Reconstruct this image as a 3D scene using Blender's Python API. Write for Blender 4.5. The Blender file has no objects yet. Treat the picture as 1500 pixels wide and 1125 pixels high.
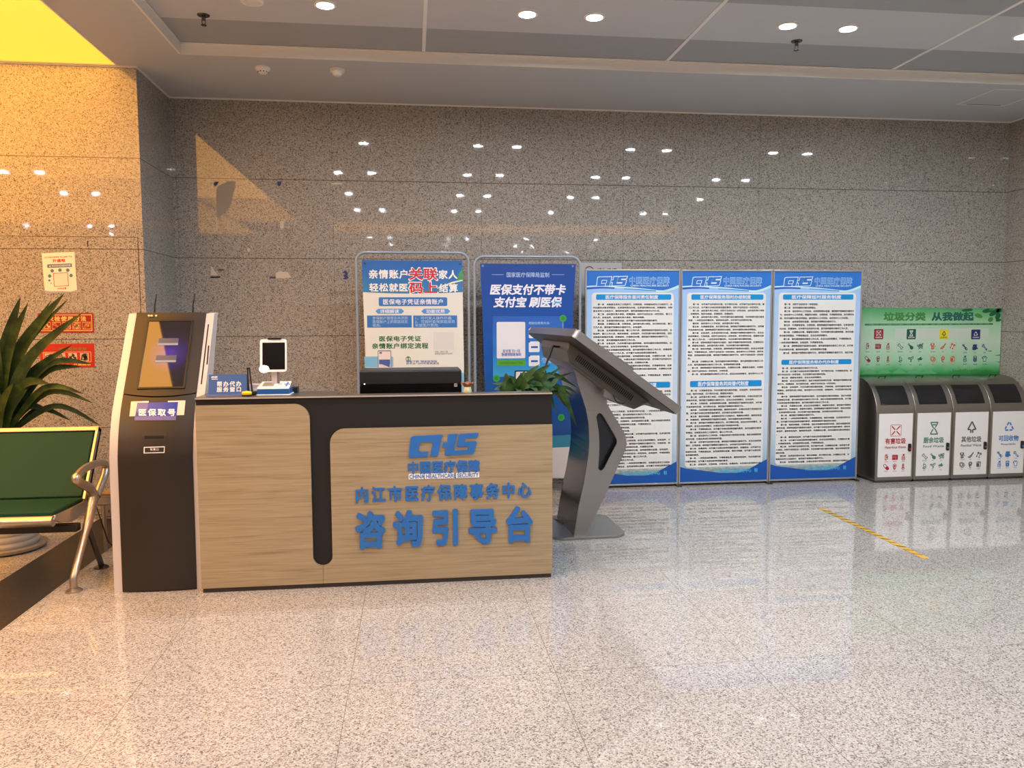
import bpy, bmesh, math, random
from math import pi, sin, cos, radians
from mathutils import Vector, Matrix
from mathutils.geometry import tessellate_polygon

S = bpy.context.scene
COL = S.collection
rnd = random.Random(7)

# ------------------------------------------------------------------ camera
W, H, F = 1500.0, 1125.0, 1150.0
YAW, PITCH, ROLL = -0.12470, -0.08090, -0.00400
CAM = Vector((0.0, 0.0, 1.44))
_f = Vector((-sin(YAW) * cos(PITCH), cos(YAW) * cos(PITCH), sin(PITCH)))
_r = Vector((cos(YAW), sin(YAW), 0.0))
_u = _r.cross(_f)
_r, _u = cos(ROLL) * _r + sin(ROLL) * _u, -sin(ROLL) * _r + cos(ROLL) * _u
camd = bpy.data.cameras.new('camera')
camd.sensor_width = 36.0
camd.lens = 36.0 * F / W
camd.clip_start = 0.02
camo = bpy.data.objects.new('camera', camd)
COL.objects.link(camo)
camo.matrix_world = Matrix(((_r.x, _u.x, -_f.x, CAM.x), (_r.y, _u.y, -_f.y, CAM.y), (_r.z, _u.z, -_f.z, CAM.z), (0, 0, 0, 1)))
S.camera = camo

# ------------------------------------------------------------------ world, exposure
world = bpy.data.worlds.new('world')
world.use_nodes = True
world.node_tree.nodes['Background'].inputs[0].default_value = (0.75, 0.8, 0.85, 1)
world.node_tree.nodes['Background'].inputs[1].default_value = 0.15
S.world = world
S.view_settings.view_transform = 'Standard'
S.view_settings.look = 'None'
S.view_settings.gamma = 1.0
S.view_settings.use_curve_mapping = False
S.view_settings.exposure = 0.0
S.cycles.use_denoising = True
S.cycles.max_bounces = 10
S.cycles.sample_clamp_indirect = 6.0
LAMP_E = 590.0         # each lit downlight
PANEL_E = 1.5          # glowing ceiling panels
PANEL_W = (12.5, 3.0, 2.0, 4.0)   # added area lights under the glowing panels, watts per square metre

# ------------------------------------------------------------------ measuring
def ray(px, py): return _f + (px - W / 2) / F * _r - (py - H / 2) / F * _u
def on_y(px, py, Y): d = ray(px, py); return CAM + d * (Y / d.y)
def on_x(px, py, X): d = ray(px, py); return CAM + d * (X / d.x)
def on_z(px, py, Z): d = ray(px, py); return CAM + d * ((Z - CAM.z) / d.z)
def on_plane(px, py, P, n): d = ray(px, py); return CAM + d * ((n.dot(P - CAM)) / n.dot(d))

# ------------------------------------------------------------------ materials
def lin(c):
    c = c / 255.0
    return c / 12.92 if c <= 0.04045 else ((c + 0.055) / 1.055) ** 2.4
def rgb(r, g, b): return (lin(r), lin(g), lin(b), 1.0)
MATS = {}
def mat(name, col, rough=0.5, metal=0.0, spec=0.5, emit=None, es=0.0, coat=0.0):
    if name in MATS: return MATS[name]
    m = bpy.data.materials.new(name)
    m.use_nodes = True
    b = m.node_tree.nodes['Principled BSDF']
    b.inputs['Base Color'].default_value = rgb(*col)
    b.inputs['Roughness'].default_value = rough
    b.inputs['Metallic'].default_value = metal
    b.inputs['Specular IOR Level'].default_value = spec
    b.inputs['Coat Weight'].default_value = coat
    if emit:
        b.inputs['Emission Color'].default_value = rgb(*emit)
        b.inputs['Emission Strength'].default_value = es
    MATS[name] = m
    return m
class NT:
    def __init__(s, m): s.t = m.node_tree; s.b = s.t.nodes['Principled BSDF']
    def n(s, typ, **kw):
        nd = s.t.nodes.new(typ)
        for k, v in kw.items():
            if k.startswith('i_'): nd.inputs[k[2:]].default_value = v
            elif k.startswith('i'): nd.inputs[int(k[1:])].default_value = v
            else: setattr(nd, k, v)
        return nd
    def l(s, a, b): s.t.links.new(a, b)
    def ramp(s, fac, stops, interp='LINEAR'):
        nd = s.n('ShaderNodeValToRGB'); cr = nd.color_ramp; cr.interpolation = interp
        while len(cr.elements) < len(stops): cr.elements.new(0.5)
        for e, (p, c) in zip(cr.elements, stops): e.position = p; e.color = c
        s.l(fac, nd.inputs[0]); return nd.outputs[0]
    def mix(s, fac, a, b, mode='MIX'):
        nd = s.n('ShaderNodeMix', data_type='RGBA', blend_type=mode)
        for sock, v in ((nd.inputs[0], fac), (nd.inputs[6], a), (nd.inputs[7], b)):
            if hasattr(v, 'links'): s.l(v, sock)
            else: sock.default_value = v
        return nd.outputs[2]
    def math(s, op, a, b=None):
        nd = s.n('ShaderNodeMath', operation=op)
        for i, v in enumerate((a, b)):
            if v is None: continue
            if hasattr(v, 'links'): s.l(v, nd.inputs[i])
            else: nd.inputs[i].default_value = v
        return nd.outputs[0]
    def pos(s):
        g = s.n('ShaderNodeNewGeometry'); return g.outputs['Position']
    def xyz(s, v):
        x = s.n('ShaderNodeSeparateXYZ'); s.l(v, x.inputs[0]); return x.outputs

def granite(name, stops, rough, scale=125.0, joints=(), jw=0.004, jcol=(60, 56, 52), spec=0.5, coat=0.0, jmix=0.8):
    """speckled polished stone; joints: (axis, period, offset)"""
    m = mat(name, (128, 128, 128), rough, spec=spec, coat=coat)
    t = NT(m); p = t.pos()
    nz = t.n('ShaderNodeTexNoise', i_Scale=40.0, i_Detail=2.0)
    t.l(p, nz.inputs['Vector'])
    mx = t.n('ShaderNodeMix', data_type='VECTOR'); mx.inputs[0].default_value = 0.012
    t.l(p, mx.inputs[4]); t.l(nz.outputs['Color'], mx.inputs[5])
    vo = t.n('ShaderNodeTexVoronoi', i_Scale=scale)
    t.l(mx.outputs[1], vo.inputs['Vector'])
    sx = t.xyz(vo.outputs['Color'])
    c1 = t.ramp(sx[0], stops, 'CONSTANT')
    n2 = t.n('ShaderNodeTexNoise', i_Scale=0.9, i_Detail=3.0)
    t.l(p, n2.inputs['Vector'])
    v = t.ramp(n2.outputs[0], [(0.3, (0.93, 0.93, 0.93, 1)), (0.7, (1.05, 1.04, 1.03, 1))])
    c = t.mix(1.0, c1, v, 'MULTIPLY')
    q = t.xyz(p)
    for ax, per, off in joints:
        jm = jmix if ax == 2 or jw < .005 else jmix * .4
        d = t.math('SUBTRACT', q[ax], off); d = t.math('DIVIDE', d, per); d = t.math('PINGPONG', d, 0.5)
        f = t.math('LESS_THAN', d, jw / 2 / per); f = t.math('MULTIPLY', f, jm)
        c = t.mix(f, c, rgb(*jcol))
    t.l(c, t.b.inputs['Base Color'])
    return m
def wood(name):
    m = mat(name, (190, 160, 122), 0.45)
    t = NT(m); p = t.pos()
    mp = t.n('ShaderNodeMapping'); mp.inputs['Scale'].default_value = (1.3, 1.3, 38.0); t.l(p, mp.inputs[0])
    n1 = t.n('ShaderNodeTexNoise', i_Scale=1.6, i_Detail=6.0, i_Roughness=0.6, i_Distortion=0.6); t.l(mp.outputs[0], n1.inputs['Vector'])
    mp2 = t.n('ShaderNodeMapping'); mp2.inputs['Scale'].default_value = (3.0, 3.0, 130.0); t.l(p, mp2.inputs[0])
    n2 = t.n('ShaderNodeTexNoise', i_Scale=1.5, i_Detail=3.0); t.l(mp2.outputs[0], n2.inputs['Vector'])
    a = t.ramp(n1.outputs[0], [(0.28, rgb(130, 113, 85)), (0.40, rgb(149, 132, 103)), (0.52, rgb(158, 141, 112)), (0.75, rgb(166, 150, 122))])
    b = t.ramp(n2.outputs[0], [(0.35, (0.88, 0.87, 0.85, 1)), (0.6, (1.03, 1.03, 1.03, 1))])
    t.l(t.mix(1.0, a, b, 'MULTIPLY'), t.b.inputs['Base Color'])
    return m
def brushed(name, col, rough=0.32, metal=1.0, axis=2):
    m = mat(name, col, rough, metal)
    t = NT(m); p = t.pos()
    sc = [3.0, 3.0, 3.0]; sc[axis] = 240.0
    mp = t.n('ShaderNodeMapping'); mp.inputs['Scale'].default_value = sc; t.l(p, mp.inputs[0])
    n1 = t.n('ShaderNodeTexNoise', i_Scale=1.0, i_Detail=3.0); t.l(mp.outputs[0], n1.inputs['Vector'])
    b = t.ramp(n1.outputs[0], [(0.3, (0.96, 0.96, 0.96, 1)), (0.7, (1.03, 1.03, 1.03, 1))])
    t.l(t.mix(1.0, rgb(*col), b, 'MULTIPLY'), t.b.inputs['Base Color'])
    r = t.math('MULTIPLY_ADD', n1.outputs[0], 0.12); 
    r.node.inputs[2].default_value = rough - 0.06
    t.l(r, t.b.inputs['Roughness'])
    return m
def grad_z(name, stops, z0, z1, rough=0.35, axis=2, noise=0.0, nscale=6.0, spec=0.5, nz_stretch=(1, 1, 1)):
    """printed colour gradient along one axis (a printed sheet)"""
    m = mat(name, (128, 128, 128), rough, spec=spec)
    t = NT(m); p = t.pos(); q = t.xyz(p)
    v = t.math('DIVIDE', t.math('SUBTRACT', q[axis], z0), z1 - z0)
    if noise:
        mp = t.n('ShaderNodeMapping'); mp.inputs['Scale'].default_value = nz_stretch; t.l(p, mp.inputs[0])
        n = t.n('ShaderNodeTexNoise', i_Scale=nscale, i_Detail=5.0); t.l(mp.outputs[0], n.inputs['Vector'])
        k = t.math('MULTIPLY', t.math('SUBTRACT', n.outputs[0], 0.5), noise)
        v = t.math('ADD', v, k)
    t.l(t.ramp(v, [(a, rgb(*c)) for a, c in stops]), t.b.inputs['Base Color'])
    return m

GR_WALL = [(0.0, rgb(98, 93, 87)), (0.10, rgb(132, 127, 120)), (0.28, rgb(156, 152, 145)), (0.62, rgb(168, 164, 157)), (0.88, rgb(180, 177, 170))]
GR_FLOOR = [(0.0, rgb(112, 106, 101)), (0.12, rgb(144, 139, 134)), (0.32, rgb(170, 166, 161)), (0.62, rgb(182, 179, 175)), (0.88, rgb(193, 190, 186))]
m_wall = granite('wall_granite', GR_WALL, 0.03, 175.0, [(2, 0.642, 0.675), (0, 1.236, 3.061)], 0.006, (58, 52, 46), jmix=0.75)
m_wall_side = granite('wall_granite_side', GR_WALL, 0.03, 175.0, [(2, 0.642, 0.675)], 0.006, (58, 52, 46), jmix=0.75)
m_floor = granite('floor_granite', GR_FLOOR, 0.025, 205.0, [(0, 0.83, 0.56), (1, 0.83, 3.07)], 0.003, (110, 104, 98), spec=0.75, jmix=0.8)
m_band = granite('dark_granite', [(0.0, rgb(22, 19, 17)), (0.3, rgb(36, 32, 29)), (0.7, rgb(46, 42, 38)), (0.96, rgb(60, 54, 48))], 0.4, 150.0)
m_soffit = mat('soffit_paint', (192, 195, 198), 0.7)
m_fascia = mat('fascia_paint', (232, 228, 220), 0.6)
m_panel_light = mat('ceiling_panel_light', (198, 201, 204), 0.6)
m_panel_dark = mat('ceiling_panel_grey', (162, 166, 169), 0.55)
m_white = mat('white_paint', (235, 235, 232), 0.5)
m_rear = mat('rear_wall_paint', (170, 160, 146), 0.8)
m_wood = wood('oak_laminate')
m_edge = mat('edge_banding', (214, 192, 158), 0.5)
m_char = mat('charcoal_laminate', (30, 28, 28), 0.5, spec=0.3)
m_black = mat('black_plastic', (24, 24, 26), 0.4)
m_blackgloss = mat('black_gloss', (14, 14, 16), 0.12)
m_blue3d = mat('blue_acrylic', (36, 102, 174), 0.35)
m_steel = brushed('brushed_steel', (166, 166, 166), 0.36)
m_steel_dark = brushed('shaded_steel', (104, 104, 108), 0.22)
m_steel_bin = brushed('bin_steel', (168, 165, 158), 0.3, axis=0)
m_chrome = mat('chair_chrome', (176, 170, 164), 0.32, 0.9)
m_kbody = mat('kiosk_brown_black', (36, 30, 27), 0.36)
m_ksilver = mat('kiosk_silver', (205, 198, 196), 0.35, 0.25)
m_green = mat('green_vinyl', (22, 62, 46), 0.55, spec=0.15)
m_paper = mat('paper_white', (236, 234, 228), 0.6)
m_ink = mat('ink_black', (30, 30, 34), 0.7)
m_leaf = None

# ------------------------------------------------------------------ mesh builder
def XZ(Y, off=0.0):                         # (u, v, w) -> world; w points towards the viewer (-Y)
    return lambda u, v, w: Vector((u, Y - w, v))
def rrect(x0, z0, x1, z1, r, n=5):
    pts = []
    for cx, cz, a0 in ((x1 - r, z0 + r, -90), (x1 - r, z1 - r, 0), (x0 + r, z1 - r, 90), (x0 + r, z0 + r, 180)):
        for i in range(n + 1):
            a = radians(a0 + 90 * i / n); pts.append((cx + r * cos(a), cz + r * sin(a)))
    return pts
def circ(cx, cz, r, n=20, r2=None): return [(cx + r * cos(2 * pi * i / n), cz + (r2 or r) * sin(2 * pi * i / n)) for i in range(n)]
TXT = {}
def text2d(body, spacing=1.0, shear=0.0, line=1.0, res=2, align='LEFT'):
    k = (body, spacing, shear, line, res, align)
    if k in TXT: return TXT[k]
    c = bpy.data.curves.new('lettering', 'FONT')
    c.body = body; c.space_character = spacing; c.shear = shear; c.space_line = line; c.resolution_u = res; c.align_x = align
    o = bpy.data.objects.new('lettering', c); COL.objects.link(o)
    dg = bpy.context.evaluated_depsgraph_get()
    me = bpy.data.meshes.new_from_object(o.evaluated_get(dg))
    vs = [(v.co.x, v.co.y) for v in me.vertices]; fs = [tuple(p.vertices) for p in me.polygons]
    bpy.data.objects.remove(o); bpy.data.curves.remove(c); bpy.data.meshes.remove(me)
    xs = [v[0] for v in vs] or [0, 1]; ys = [v[1] for v in vs] or [0, 1]
    TXT[k] = (vs, fs, min(xs), max(xs), min(ys), max(ys))
    return TXT[k]

class MB:
    def __init__(s): s.v = []; s.f = []; s.ft = []
    def add(s, vs, fs):
        n = len(s.v); s.v += [Vector(v) for v in vs]; s.f += [tuple(i + n for i in f) for f in fs]; return s
    def box(s, x0, y0, z0, x1, y1, z1):
        return s.add([(x0, y0, z0), (x1, y0, z0), (x1, y1, z0), (x0, y1, z0), (x0, y0, z1), (x1, y0, z1), (x1, y1, z1), (x0, y1, z1)],
                     [(0, 3, 2, 1), (4, 5, 6, 7), (0, 1, 5, 4), (1, 2, 6, 5), (2, 3, 7, 6), (3, 0, 4, 7)])
    def prism(s, pts, w0, w1, M, holes=()):
        """closed outline in (u, v), from w0 to w1; M maps (u, v, w) to the world"""
        loops = [list(pts)] + [list(h) for h in holes]
        flat = [p for l in loops for p in l]
        tri = tessellate_polygon([[Vector((p[0], p[1], 0)) for p in l] for l in loops])
        n = len(flat)
        vs = [M(p[0], p[1], w0) for p in flat] + [M(p[0], p[1], w1) for p in flat]
        fs = []
        for t in tri:
            fs.append(tuple(t)); fs.append(tuple(i + n for i in reversed(t)))
        b = 0
        for l in loops:
            k = len(l)
            for i in range(k): fs.append((b + i, b + (i + 1) % k, n + b + (i + 1) % k, n + b + i))
            b += k
        return s.add(vs, fs)
    def flat(s, pts, w, M, holes=()):
        loops = [list(pts)] + [list(h) for h in holes]
        fl = [p for l in loops for p in l]
        tri = tessellate_polygon([[Vector((p[0], p[1], 0)) for p in l] for l in loops])
        return s.add([M(p[0], p[1], w) for p in fl], [tuple(t) for t in tri])
    def quad(s, a, b, c, d): return s.add([a, b, c, d], [(0, 1, 2, 3)])
    def tube(s, path, r, n=10, caps=True, closed=False):
        P = [Vector(p) for p in path]; k = len(P)
        R = r if isinstance(r, (list, tuple)) else [r] * k
        rings = []; up = None
        for i in range(k):
            if closed: t = (P[(i + 1) % k] - P[i - 1])
            else: t = P[min(i + 1, k - 1)] - P[max(i - 1, 0)]
            t.normalize()
            if up is None:
                up = Vector((0, 0, 1)) if abs(t.z) < 0.9 else Vector((1, 0, 0))
            a = up - t * up.dot(t)
            if a.length < 1e-6: a = t.orthogonal()
            a.normalize(); b = t.cross(a); up = a
            rings.append([P[i] + R[i] * (cos(2 * pi * j / n) * a + sin(2 * pi * j / n) * b) for j in range(n)])
        vs = [v for q in rings for v in q]; fs = []
        for i in range(k if closed else k - 1):
            i2 = (i + 1) % k
            for j in range(n): fs.append((i * n + j, i * n + (j + 1) % n, i2 * n + (j + 1) % n, i2 * n + j))
        if caps and not closed:
            fs.append(tuple(range(n - 1, -1, -1))); fs.append(tuple((k - 1) * n + j for j in range(n)))
        return s.add(vs, fs)
    def lathe(s, prof, c, n=28, caps=True):
        vs = []; fs = []
        for r, z in prof:
            for j in range(n):
                a = 2 * pi * j / n
                vs.append((c[0] + r * cos(a), c[1] + r * sin(a), c[2] + z))
        for i in range(len(prof) - 1):
            for j in range(n): fs.append((i * n + j, i * n + (j + 1) % n, (i + 1) * n + (j + 1) % n, (i + 1) * n + j))
        if caps: fs.append(tuple(range(n - 1, -1, -1))); fs.append(tuple((len(prof) - 1) * n + j for j in range(n)))
        return s.add(vs, fs)
    def text(s, body, u0, v0, u1, v1, w, M, bold=0.0, ext=0.0, spacing=1.0, shear=0.0, line=1.0, res=2, keep=False, align='LEFT'):
        """lettering fitted to the rectangle u0..u1, v0..v1 (keep: keep the letters' own aspect, centred)"""
        vs, fs, x0, x1, y0, y1 = text2d(body, spacing, shear, line, res, align)
        sx = (u1 - u0) / max(x1 - x0, 1e-6); sy = (v1 - v0) / max(y1 - y0, 1e-6)
        if keep: sx = sy = min(sx, sy)
        ou = (u0 + u1) / 2 - sx * (x0 + x1) / 2; ov = (v0 + v1) / 2 - sy * (y0 + y1) / 2
        offs = [(0, 0)]
        if bold:
            k = 8 if bold > 0.02 else 4
            offs += [(bold * cos(2 * pi * i / k + 0.4), bold * sin(2 * pi * i / k + 0.4)) for i in range(k)]
        for i, (dx, dy) in enumerate(offs):
            wi = w + i * 0.00003
            pts = [(ou + sx * (x + dx), ov + sy * (y + dy)) for x, y in vs]
            if not ext:
                s.add([M(u, v, wi) for u, v in pts], fs)
            else:
                n = len(pts)
                ed = {}
                for f in fs:
                    for a, b in zip(f, f[1:] + f[:1]):
                        key = (min(a, b), max(a, b)); ed[key] = None if key in ed else (a, b)
                side = [(a, b, b + n, a + n) for e in ed.values() if e for a, b in [e]]
                s.add([M(u, v, wi) for u, v in pts] + [M(u, v, wi + ext) for u, v in pts],
                      [tuple(reversed(f)) for f in fs] + [tuple(i2 + n for i2 in f) for f in fs] + side)
        return s
    def build(s, name, m, parent=None, smooth=None, bevel=0.0, origin=None, seg=2):
        if not s.v: return None
        lo = Vector((min(v.x for v in s.v), min(v.y for v in s.v), min(v.z for v in s.v)))
        hi = Vector((max(v.x for v in s.v), max(v.y for v in s.v), max(v.z for v in s.v)))
        if origin is None: origin = Vector(((lo.x + hi.x) / 2, (lo.y + hi.y) / 2, lo.z)) if parent is None else Vector((0, 0, 0)) + parent['_o_world'] if False else None
        if parent is not None: o_w = ORG[parent.name]
        else: o_w = origin if origin is not None else Vector(((lo.x + hi.x) / 2, (lo.y + hi.y) / 2, lo.z))
        me = bpy.data.meshes.new(name)
        me.from_pydata([v - o_w for v in s.v], [], s.f)
        me.update()
        bm = bmesh.new(); bm.from_mesh(me)
        if len(s.v) < 60000: bmesh.ops.recalc_face_normals(bm, faces=bm.faces) if not getattr(s, 'noflip', False) else None
        bm.to_mesh(me); bm.free()
        if smooth:
            me.shade_smooth(); me.set_sharp_from_angle(angle=radians(smooth))
        me.materials.append(m)
        o = bpy.data.objects.new(name, me)
        COL.objects.link(o)
        if parent is not None: o.parent = parent
        else: o.location = o_w
        ORG[o.name] = o_w
        if bevel:
            b = o.modifiers.new('bevel', 'BEVEL'); b.width = bevel; b.segments = seg; b.limit_method = 'ANGLE'; b.angle_limit = radians(40)
        return o
ORG = {}
def thing(name, label, cat, loc, group=None):
    o = bpy.data.objects.new(name, None); COL.objects.link(o)
    o.empty_display_size = 0.1
    o.location = loc; o['label'] = label; o['category'] = cat
    if group: o['group'] = group
    ORG[o.name] = Vector(loc)
    return o
def tag(o, label, cat, group=None):
    o['label'] = label; o['category'] = cat
    if group: o['group'] = group
    return o
def structure(o, label=None):
    o['kind'] = 'structure'
    if label: o['label'] = label
    return o
def dup(root, loc, label=None, group=None):
    r = root.copy(); COL.objects.link(r); r.location = loc
    if label: r['label'] = label
    if group: r['group'] = group
    ORG[r.name] = Vector(loc)
    for ch in list(root.children):
        c = ch.copy(); COL.objects.link(c); c.parent = r
        for g in list(ch.children):
            d = g.copy(); COL.objects.link(d); d.parent = c
    return r
def spline(pts, n=8):
    P = [Vector(p) for p in pts]; out = []
    for i in range(len(P) - 1):
        a = P[max(i - 1, 0)]; b = P[i]; c = P[i + 1]; d = P[min(i + 2, len(P) - 1)]
        for k in range(n):
            t = k / n
            out.append(0.5 * ((2 * b) + (c - a) * t + (2 * a - 5 * b + 4 * c - d) * t * t + (3 * b - a - 3 * c + d) * t ** 3))
    out.append(P[-1]); return out

# ================================================================== setting
XR, YB, XL, YP = 5.4685, 6.75, -1.9155, 5.99        # right wall, back wall, pillar side, pillar front
ZC, ZT = 3.236, 3.31                                # soffit, ceiling tray
X0, Y0 = -9.0, -9.0
O0 = Vector((0, 0, 0))
structure(MB().box(X0, Y0, -0.1, XR, YB, 0).build('floor', m_floor, origin=O0))
structure(MB().box(-2.305, Y0, 0.0, -1.94, YP, 0.0012).build('trim_1', m_band, origin=O0), 'dark granite border strip across the floor')
structure(MB().box(XL, YB, 0, XR + 0.1, YB + 0.1, ZT + 0.1).build('wall_back', m_wall, origin=O0))
structure(MB().box(X0, YP, 0, XL, YB + 0.1, ZT + 0.1).build('wall_left', m_wall_side, origin=O0))
structure(MB().box(XR, Y0, 0, XR + 0.1, YB, ZT + 0.1).build('wall_right', m_wall_side, origin=O0))
structure(MB().box(X0, Y0 - 0.1, 0, XR, Y0, ZT + 0.1).build('wall_rear', m_rear, origin=O0))
structure(MB().box(X0 - 0.1, Y0, 0, X0, YP, ZT + 0.1).build('wall_far', m_rear, origin=O0))
# lower ceiling with the tray cut out
TX0, TX1, TY0, TY1 = -1.53, 5.05, -0.98, 5.68
XY = lambda u, v, w: Vector((u, v, w))
LB0 = (-6.5, 1.40, -2.03, 5.972)  # left part widened out of sight for more amber light on the left wall
LB3 = (-8.6, -3.4, -3.14, 1.36)  # added unseen panel: carries the amber wall reflection further, warms the floor
LB1 = (-3.1, -1.3, -2.03, 1.36)                    # glowing ceiling panels: along the left, and across behind the viewer
LB2 = (-1.5, -2.75, 5.3, -1.45)
def rect(a): return [(a[0], a[1]), (a[2], a[1]), (a[2], a[3]), (a[0], a[3])]
mb = MB(); mb.prism([(X0, Y0), (XR, Y0), (XR, YB), (X0, YB)], ZC, ZC + 0.03, XY,
                    holes=[rect((TX0, TY0, TX1, TY1)), rect(LB0), rect(LB1), rect(LB2), rect(LB3)])
structure(mb.build('ceiling', m_soffit, origin=O0))
# fascia of the tray: a band with a thin projecting lip at its top
mb = MB()
FX0, FX1, FY0, FY1 = TX0 + .004, TX1 - .004, TY0 + .004, TY1 - .004
for a, b in (((FX0, FY1), (FX1, FY1)), ((FX0, FY0), (FX1, FY0)), ((FX0, FY0), (FX0, FY1)), ((FX1, FY0), (FX1, FY1))):
    x0, x1 = min(a[0], b[0]), max(a[0], b[0]); y0, y1 = min(a[1], b[1]), max(a[1], b[1])
    if y0 == y1:
        s_ = 1 if y0 == FY1 else -1
        mb.box(x0, min(y0, y0 + .012 * s_), ZC - .001, x1, max(y0, y0 + .012 * s_), ZT)
        mb.box(x0, min(y0, y0 - .014 * s_), ZT - .010, x1, max(y0, y0 - .008 * s_), ZT - .002)
    else:
        s_ = 1 if x0 == FX1 else -1
        mb.box(min(x0, x0 + .012 * s_), y0, ZC - .001, max(x0, x0 + .012 * s_), y1, ZT)
        mb.box(min(x0, x0 - .014 * s_), y0, ZT - .010, max(x0, x0 - .008 * s_), y1, ZT - .002)
structure(mb.build('trim_2', m_fascia, origin=O0), 'painted fascia round the ceiling tray')
# thin cornice bead where soffit meets the stone
mb = MB()
mb.box(XL, YB - .012, ZC - .010, XR, YB, ZC)
mb.box(XL, YP, ZC - .010, XL + .012, YB, ZC)
mb.box(X0, YP - .012, ZC - .010, XL + .012, YP, ZC)
mb.box(XR - .012, Y0, ZC - .010, XR, YB, ZC)
structure(mb.build('trim_3', m_fascia, origin=O0), 'white bead between the ceiling and the stone walls')
# tray panels: light strips under the lamps, grey strips between
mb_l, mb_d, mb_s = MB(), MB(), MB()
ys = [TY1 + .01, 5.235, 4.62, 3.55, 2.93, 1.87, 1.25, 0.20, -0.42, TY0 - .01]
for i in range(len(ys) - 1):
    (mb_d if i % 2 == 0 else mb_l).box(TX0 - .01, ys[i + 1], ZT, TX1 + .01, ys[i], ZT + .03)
for x in (0.10, 1.85, 3.60):
    mb_s.box(x - .012, TY0, ZT - .005, x + .012, TY1, ZT)
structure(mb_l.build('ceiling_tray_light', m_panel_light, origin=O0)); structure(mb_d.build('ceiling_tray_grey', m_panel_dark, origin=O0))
structure(mb_s.build('trim_4', m_white, origin=O0), 'white joint strips between the ceiling panels')

# glowing stretch-ceiling panels
def glow_panel(r, label, watts):
    t = thing('light_panel', label, 'ceiling light', ((r[0] + r[2]) / 2, (r[1] + r[3]) / 2, ZC), 'glowing amber ceiling panels')
    m = mat('amber_glow', (250, 215, 120), 0.5, emit=(255, 168, 46), es=PANEL_E)
    MB().box(r[0], r[1], ZC + .002, r[2], r[3], ZC + .012).build('diffuser', m, t)
    f = MB(); e = .012
    f.prism(rect(r), ZC - .004, ZC + .02, XY, holes=[rect((r[0] + e, r[1] + e, r[2] - e, r[3] - e))])
    f.build('frame', m_fascia, t)
    l = bpy.data.lights.new('panel_light', 'AREA'); l.shape = 'RECTANGLE'; l.size = r[2] - r[0] - .03; l.size_y = r[3] - r[1] - .03  # area light added below the diffuser to strengthen its amber light
    l.energy = watts * l.size * l.size_y; l.color = (1.0, 0.46, 0.10)
    lo = bpy.data.objects.new('panel_light', l); COL.objects.link(lo); lo.parent = t; lo.location = (0, 0, -.002)
    return t
glow_panel(LB0, 'amber glowing ceiling panel above the left wall corner', PANEL_W[0])
glow_panel(LB1, 'narrow amber glowing ceiling panel left of the viewer, mirrored in the back wall', PANEL_W[1])
glow_panel(LB3, 'wide dim amber panel added unseen over the hall left of the viewer, extending the mirrored glow', PANEL_W[3])
glow_panel(LB2, 'amber glowing ceiling panel seen only as a band mirrored in the back wall', PANEL_W[2])

# downlights
m_lamp = mat('lamp_glow', (255, 255, 255), 0.5, emit=(238, 246, 255), es=LAMP_E)
m_lampoff = mat('lamp_unlit', (225, 225, 222), 0.35)
def make_downlight(x, y, z, lit, label, group):
    t = thing('downlight', label, 'downlight', (x, y, z), group)
    MB().lathe([(.066, -.006), (.066, 0), (.050, 0), (.050, -.008), (.060, -.008), (.066, -.006)], (x, y, z), 24, False).build('trim_ring', m_white, t, smooth=40)
    MB().prism(circ(x, y, .049, 12), z - .003, z - .001, XY).build('diffuser', m_lamp if lit else m_lampoff, t)
    return t
ROWS = [4.92, 3.235, 1.55, -0.14]
COLS = [-0.91, -0.49, 0.72, 1.14, 2.40, 2.81, 4.05, 4.46]
OFF = {(0, 0), (2, 1), (2, 6), (3, 5)}
place = ['leftmost', 'second', 'third', 'fourth', 'fifth', 'sixth', 'seventh', 'rightmost']
lit0 = make_downlight(COLS[1], ROWS[0], ZT, True, 'leftmost lit round downlight at the top edge of the photo', 'lit ceiling downlights')
off0 = make_downlight(COLS[0], ROWS[0], ZT, False, 'unlit round downlight at the top, right of the left sprinkler', 'unlit ceiling downlights')
front = {2: 'left lamp of the middle pair of lit downlights, above the printed banners', 3: 'right lamp of the middle pair of lit downlights, above the printed banners',
         4: 'left lamp of the lit downlight pair beside the right sprinkler', 5: 'right lamp of the lit downlight pair beside the right sprinkler',
         6: 'lit downlight cut by the right edge of the photo', 7: 'lit downlight seen only mirrored high on the right of the back wall'}
def lamp(root, x, y, label, group):
    t = dup(root, (x, y, ZT), label, group)
    return t
for i, y in enumerate(ROWS):
    for j, x in enumerate(COLS):
        if i == 0 and j in (0, 1): continue
        off = (i, j) in OFF
        lab = front[j] if i == 0 else ('unlit round downlight behind the viewer' if off else 'lit round downlight behind the viewer, seen mirrored in the back wall')
        lamp(off0 if off else lit0, x, y, lab, 'unlit ceiling downlights' if off else 'lit ceiling downlights')
# more lamps in the lower ceiling of the hall at left and behind
for x, y in ((-4.82, 1.75), (-4.42, 1.75), (-4.81, .15), (-4.38, .18), (-7.1, -3.8), (-6.0, -3.8), (-5.6, -3.8), (-6.1, -5.2),
             (-.9, -3.9), (-.48, -3.9), (.8, -3.9), (1.2, -3.9), (2.5, -3.9), (4.1, -3.9), (-.48, -5.6), (.8, -5.6), (2.5, -5.6), (2.9, -5.6), (4.4, -5.6),
             (.8, -7.3), (1.2, -7.3), (2.9, -7.3), (4.1, -7.3)):
    t = dup(lit0, (x, y, ZC), 'lit round downlight in the hall behind the viewer, seen mirrored in the stone walls', 'lit ceiling downlights')

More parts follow.
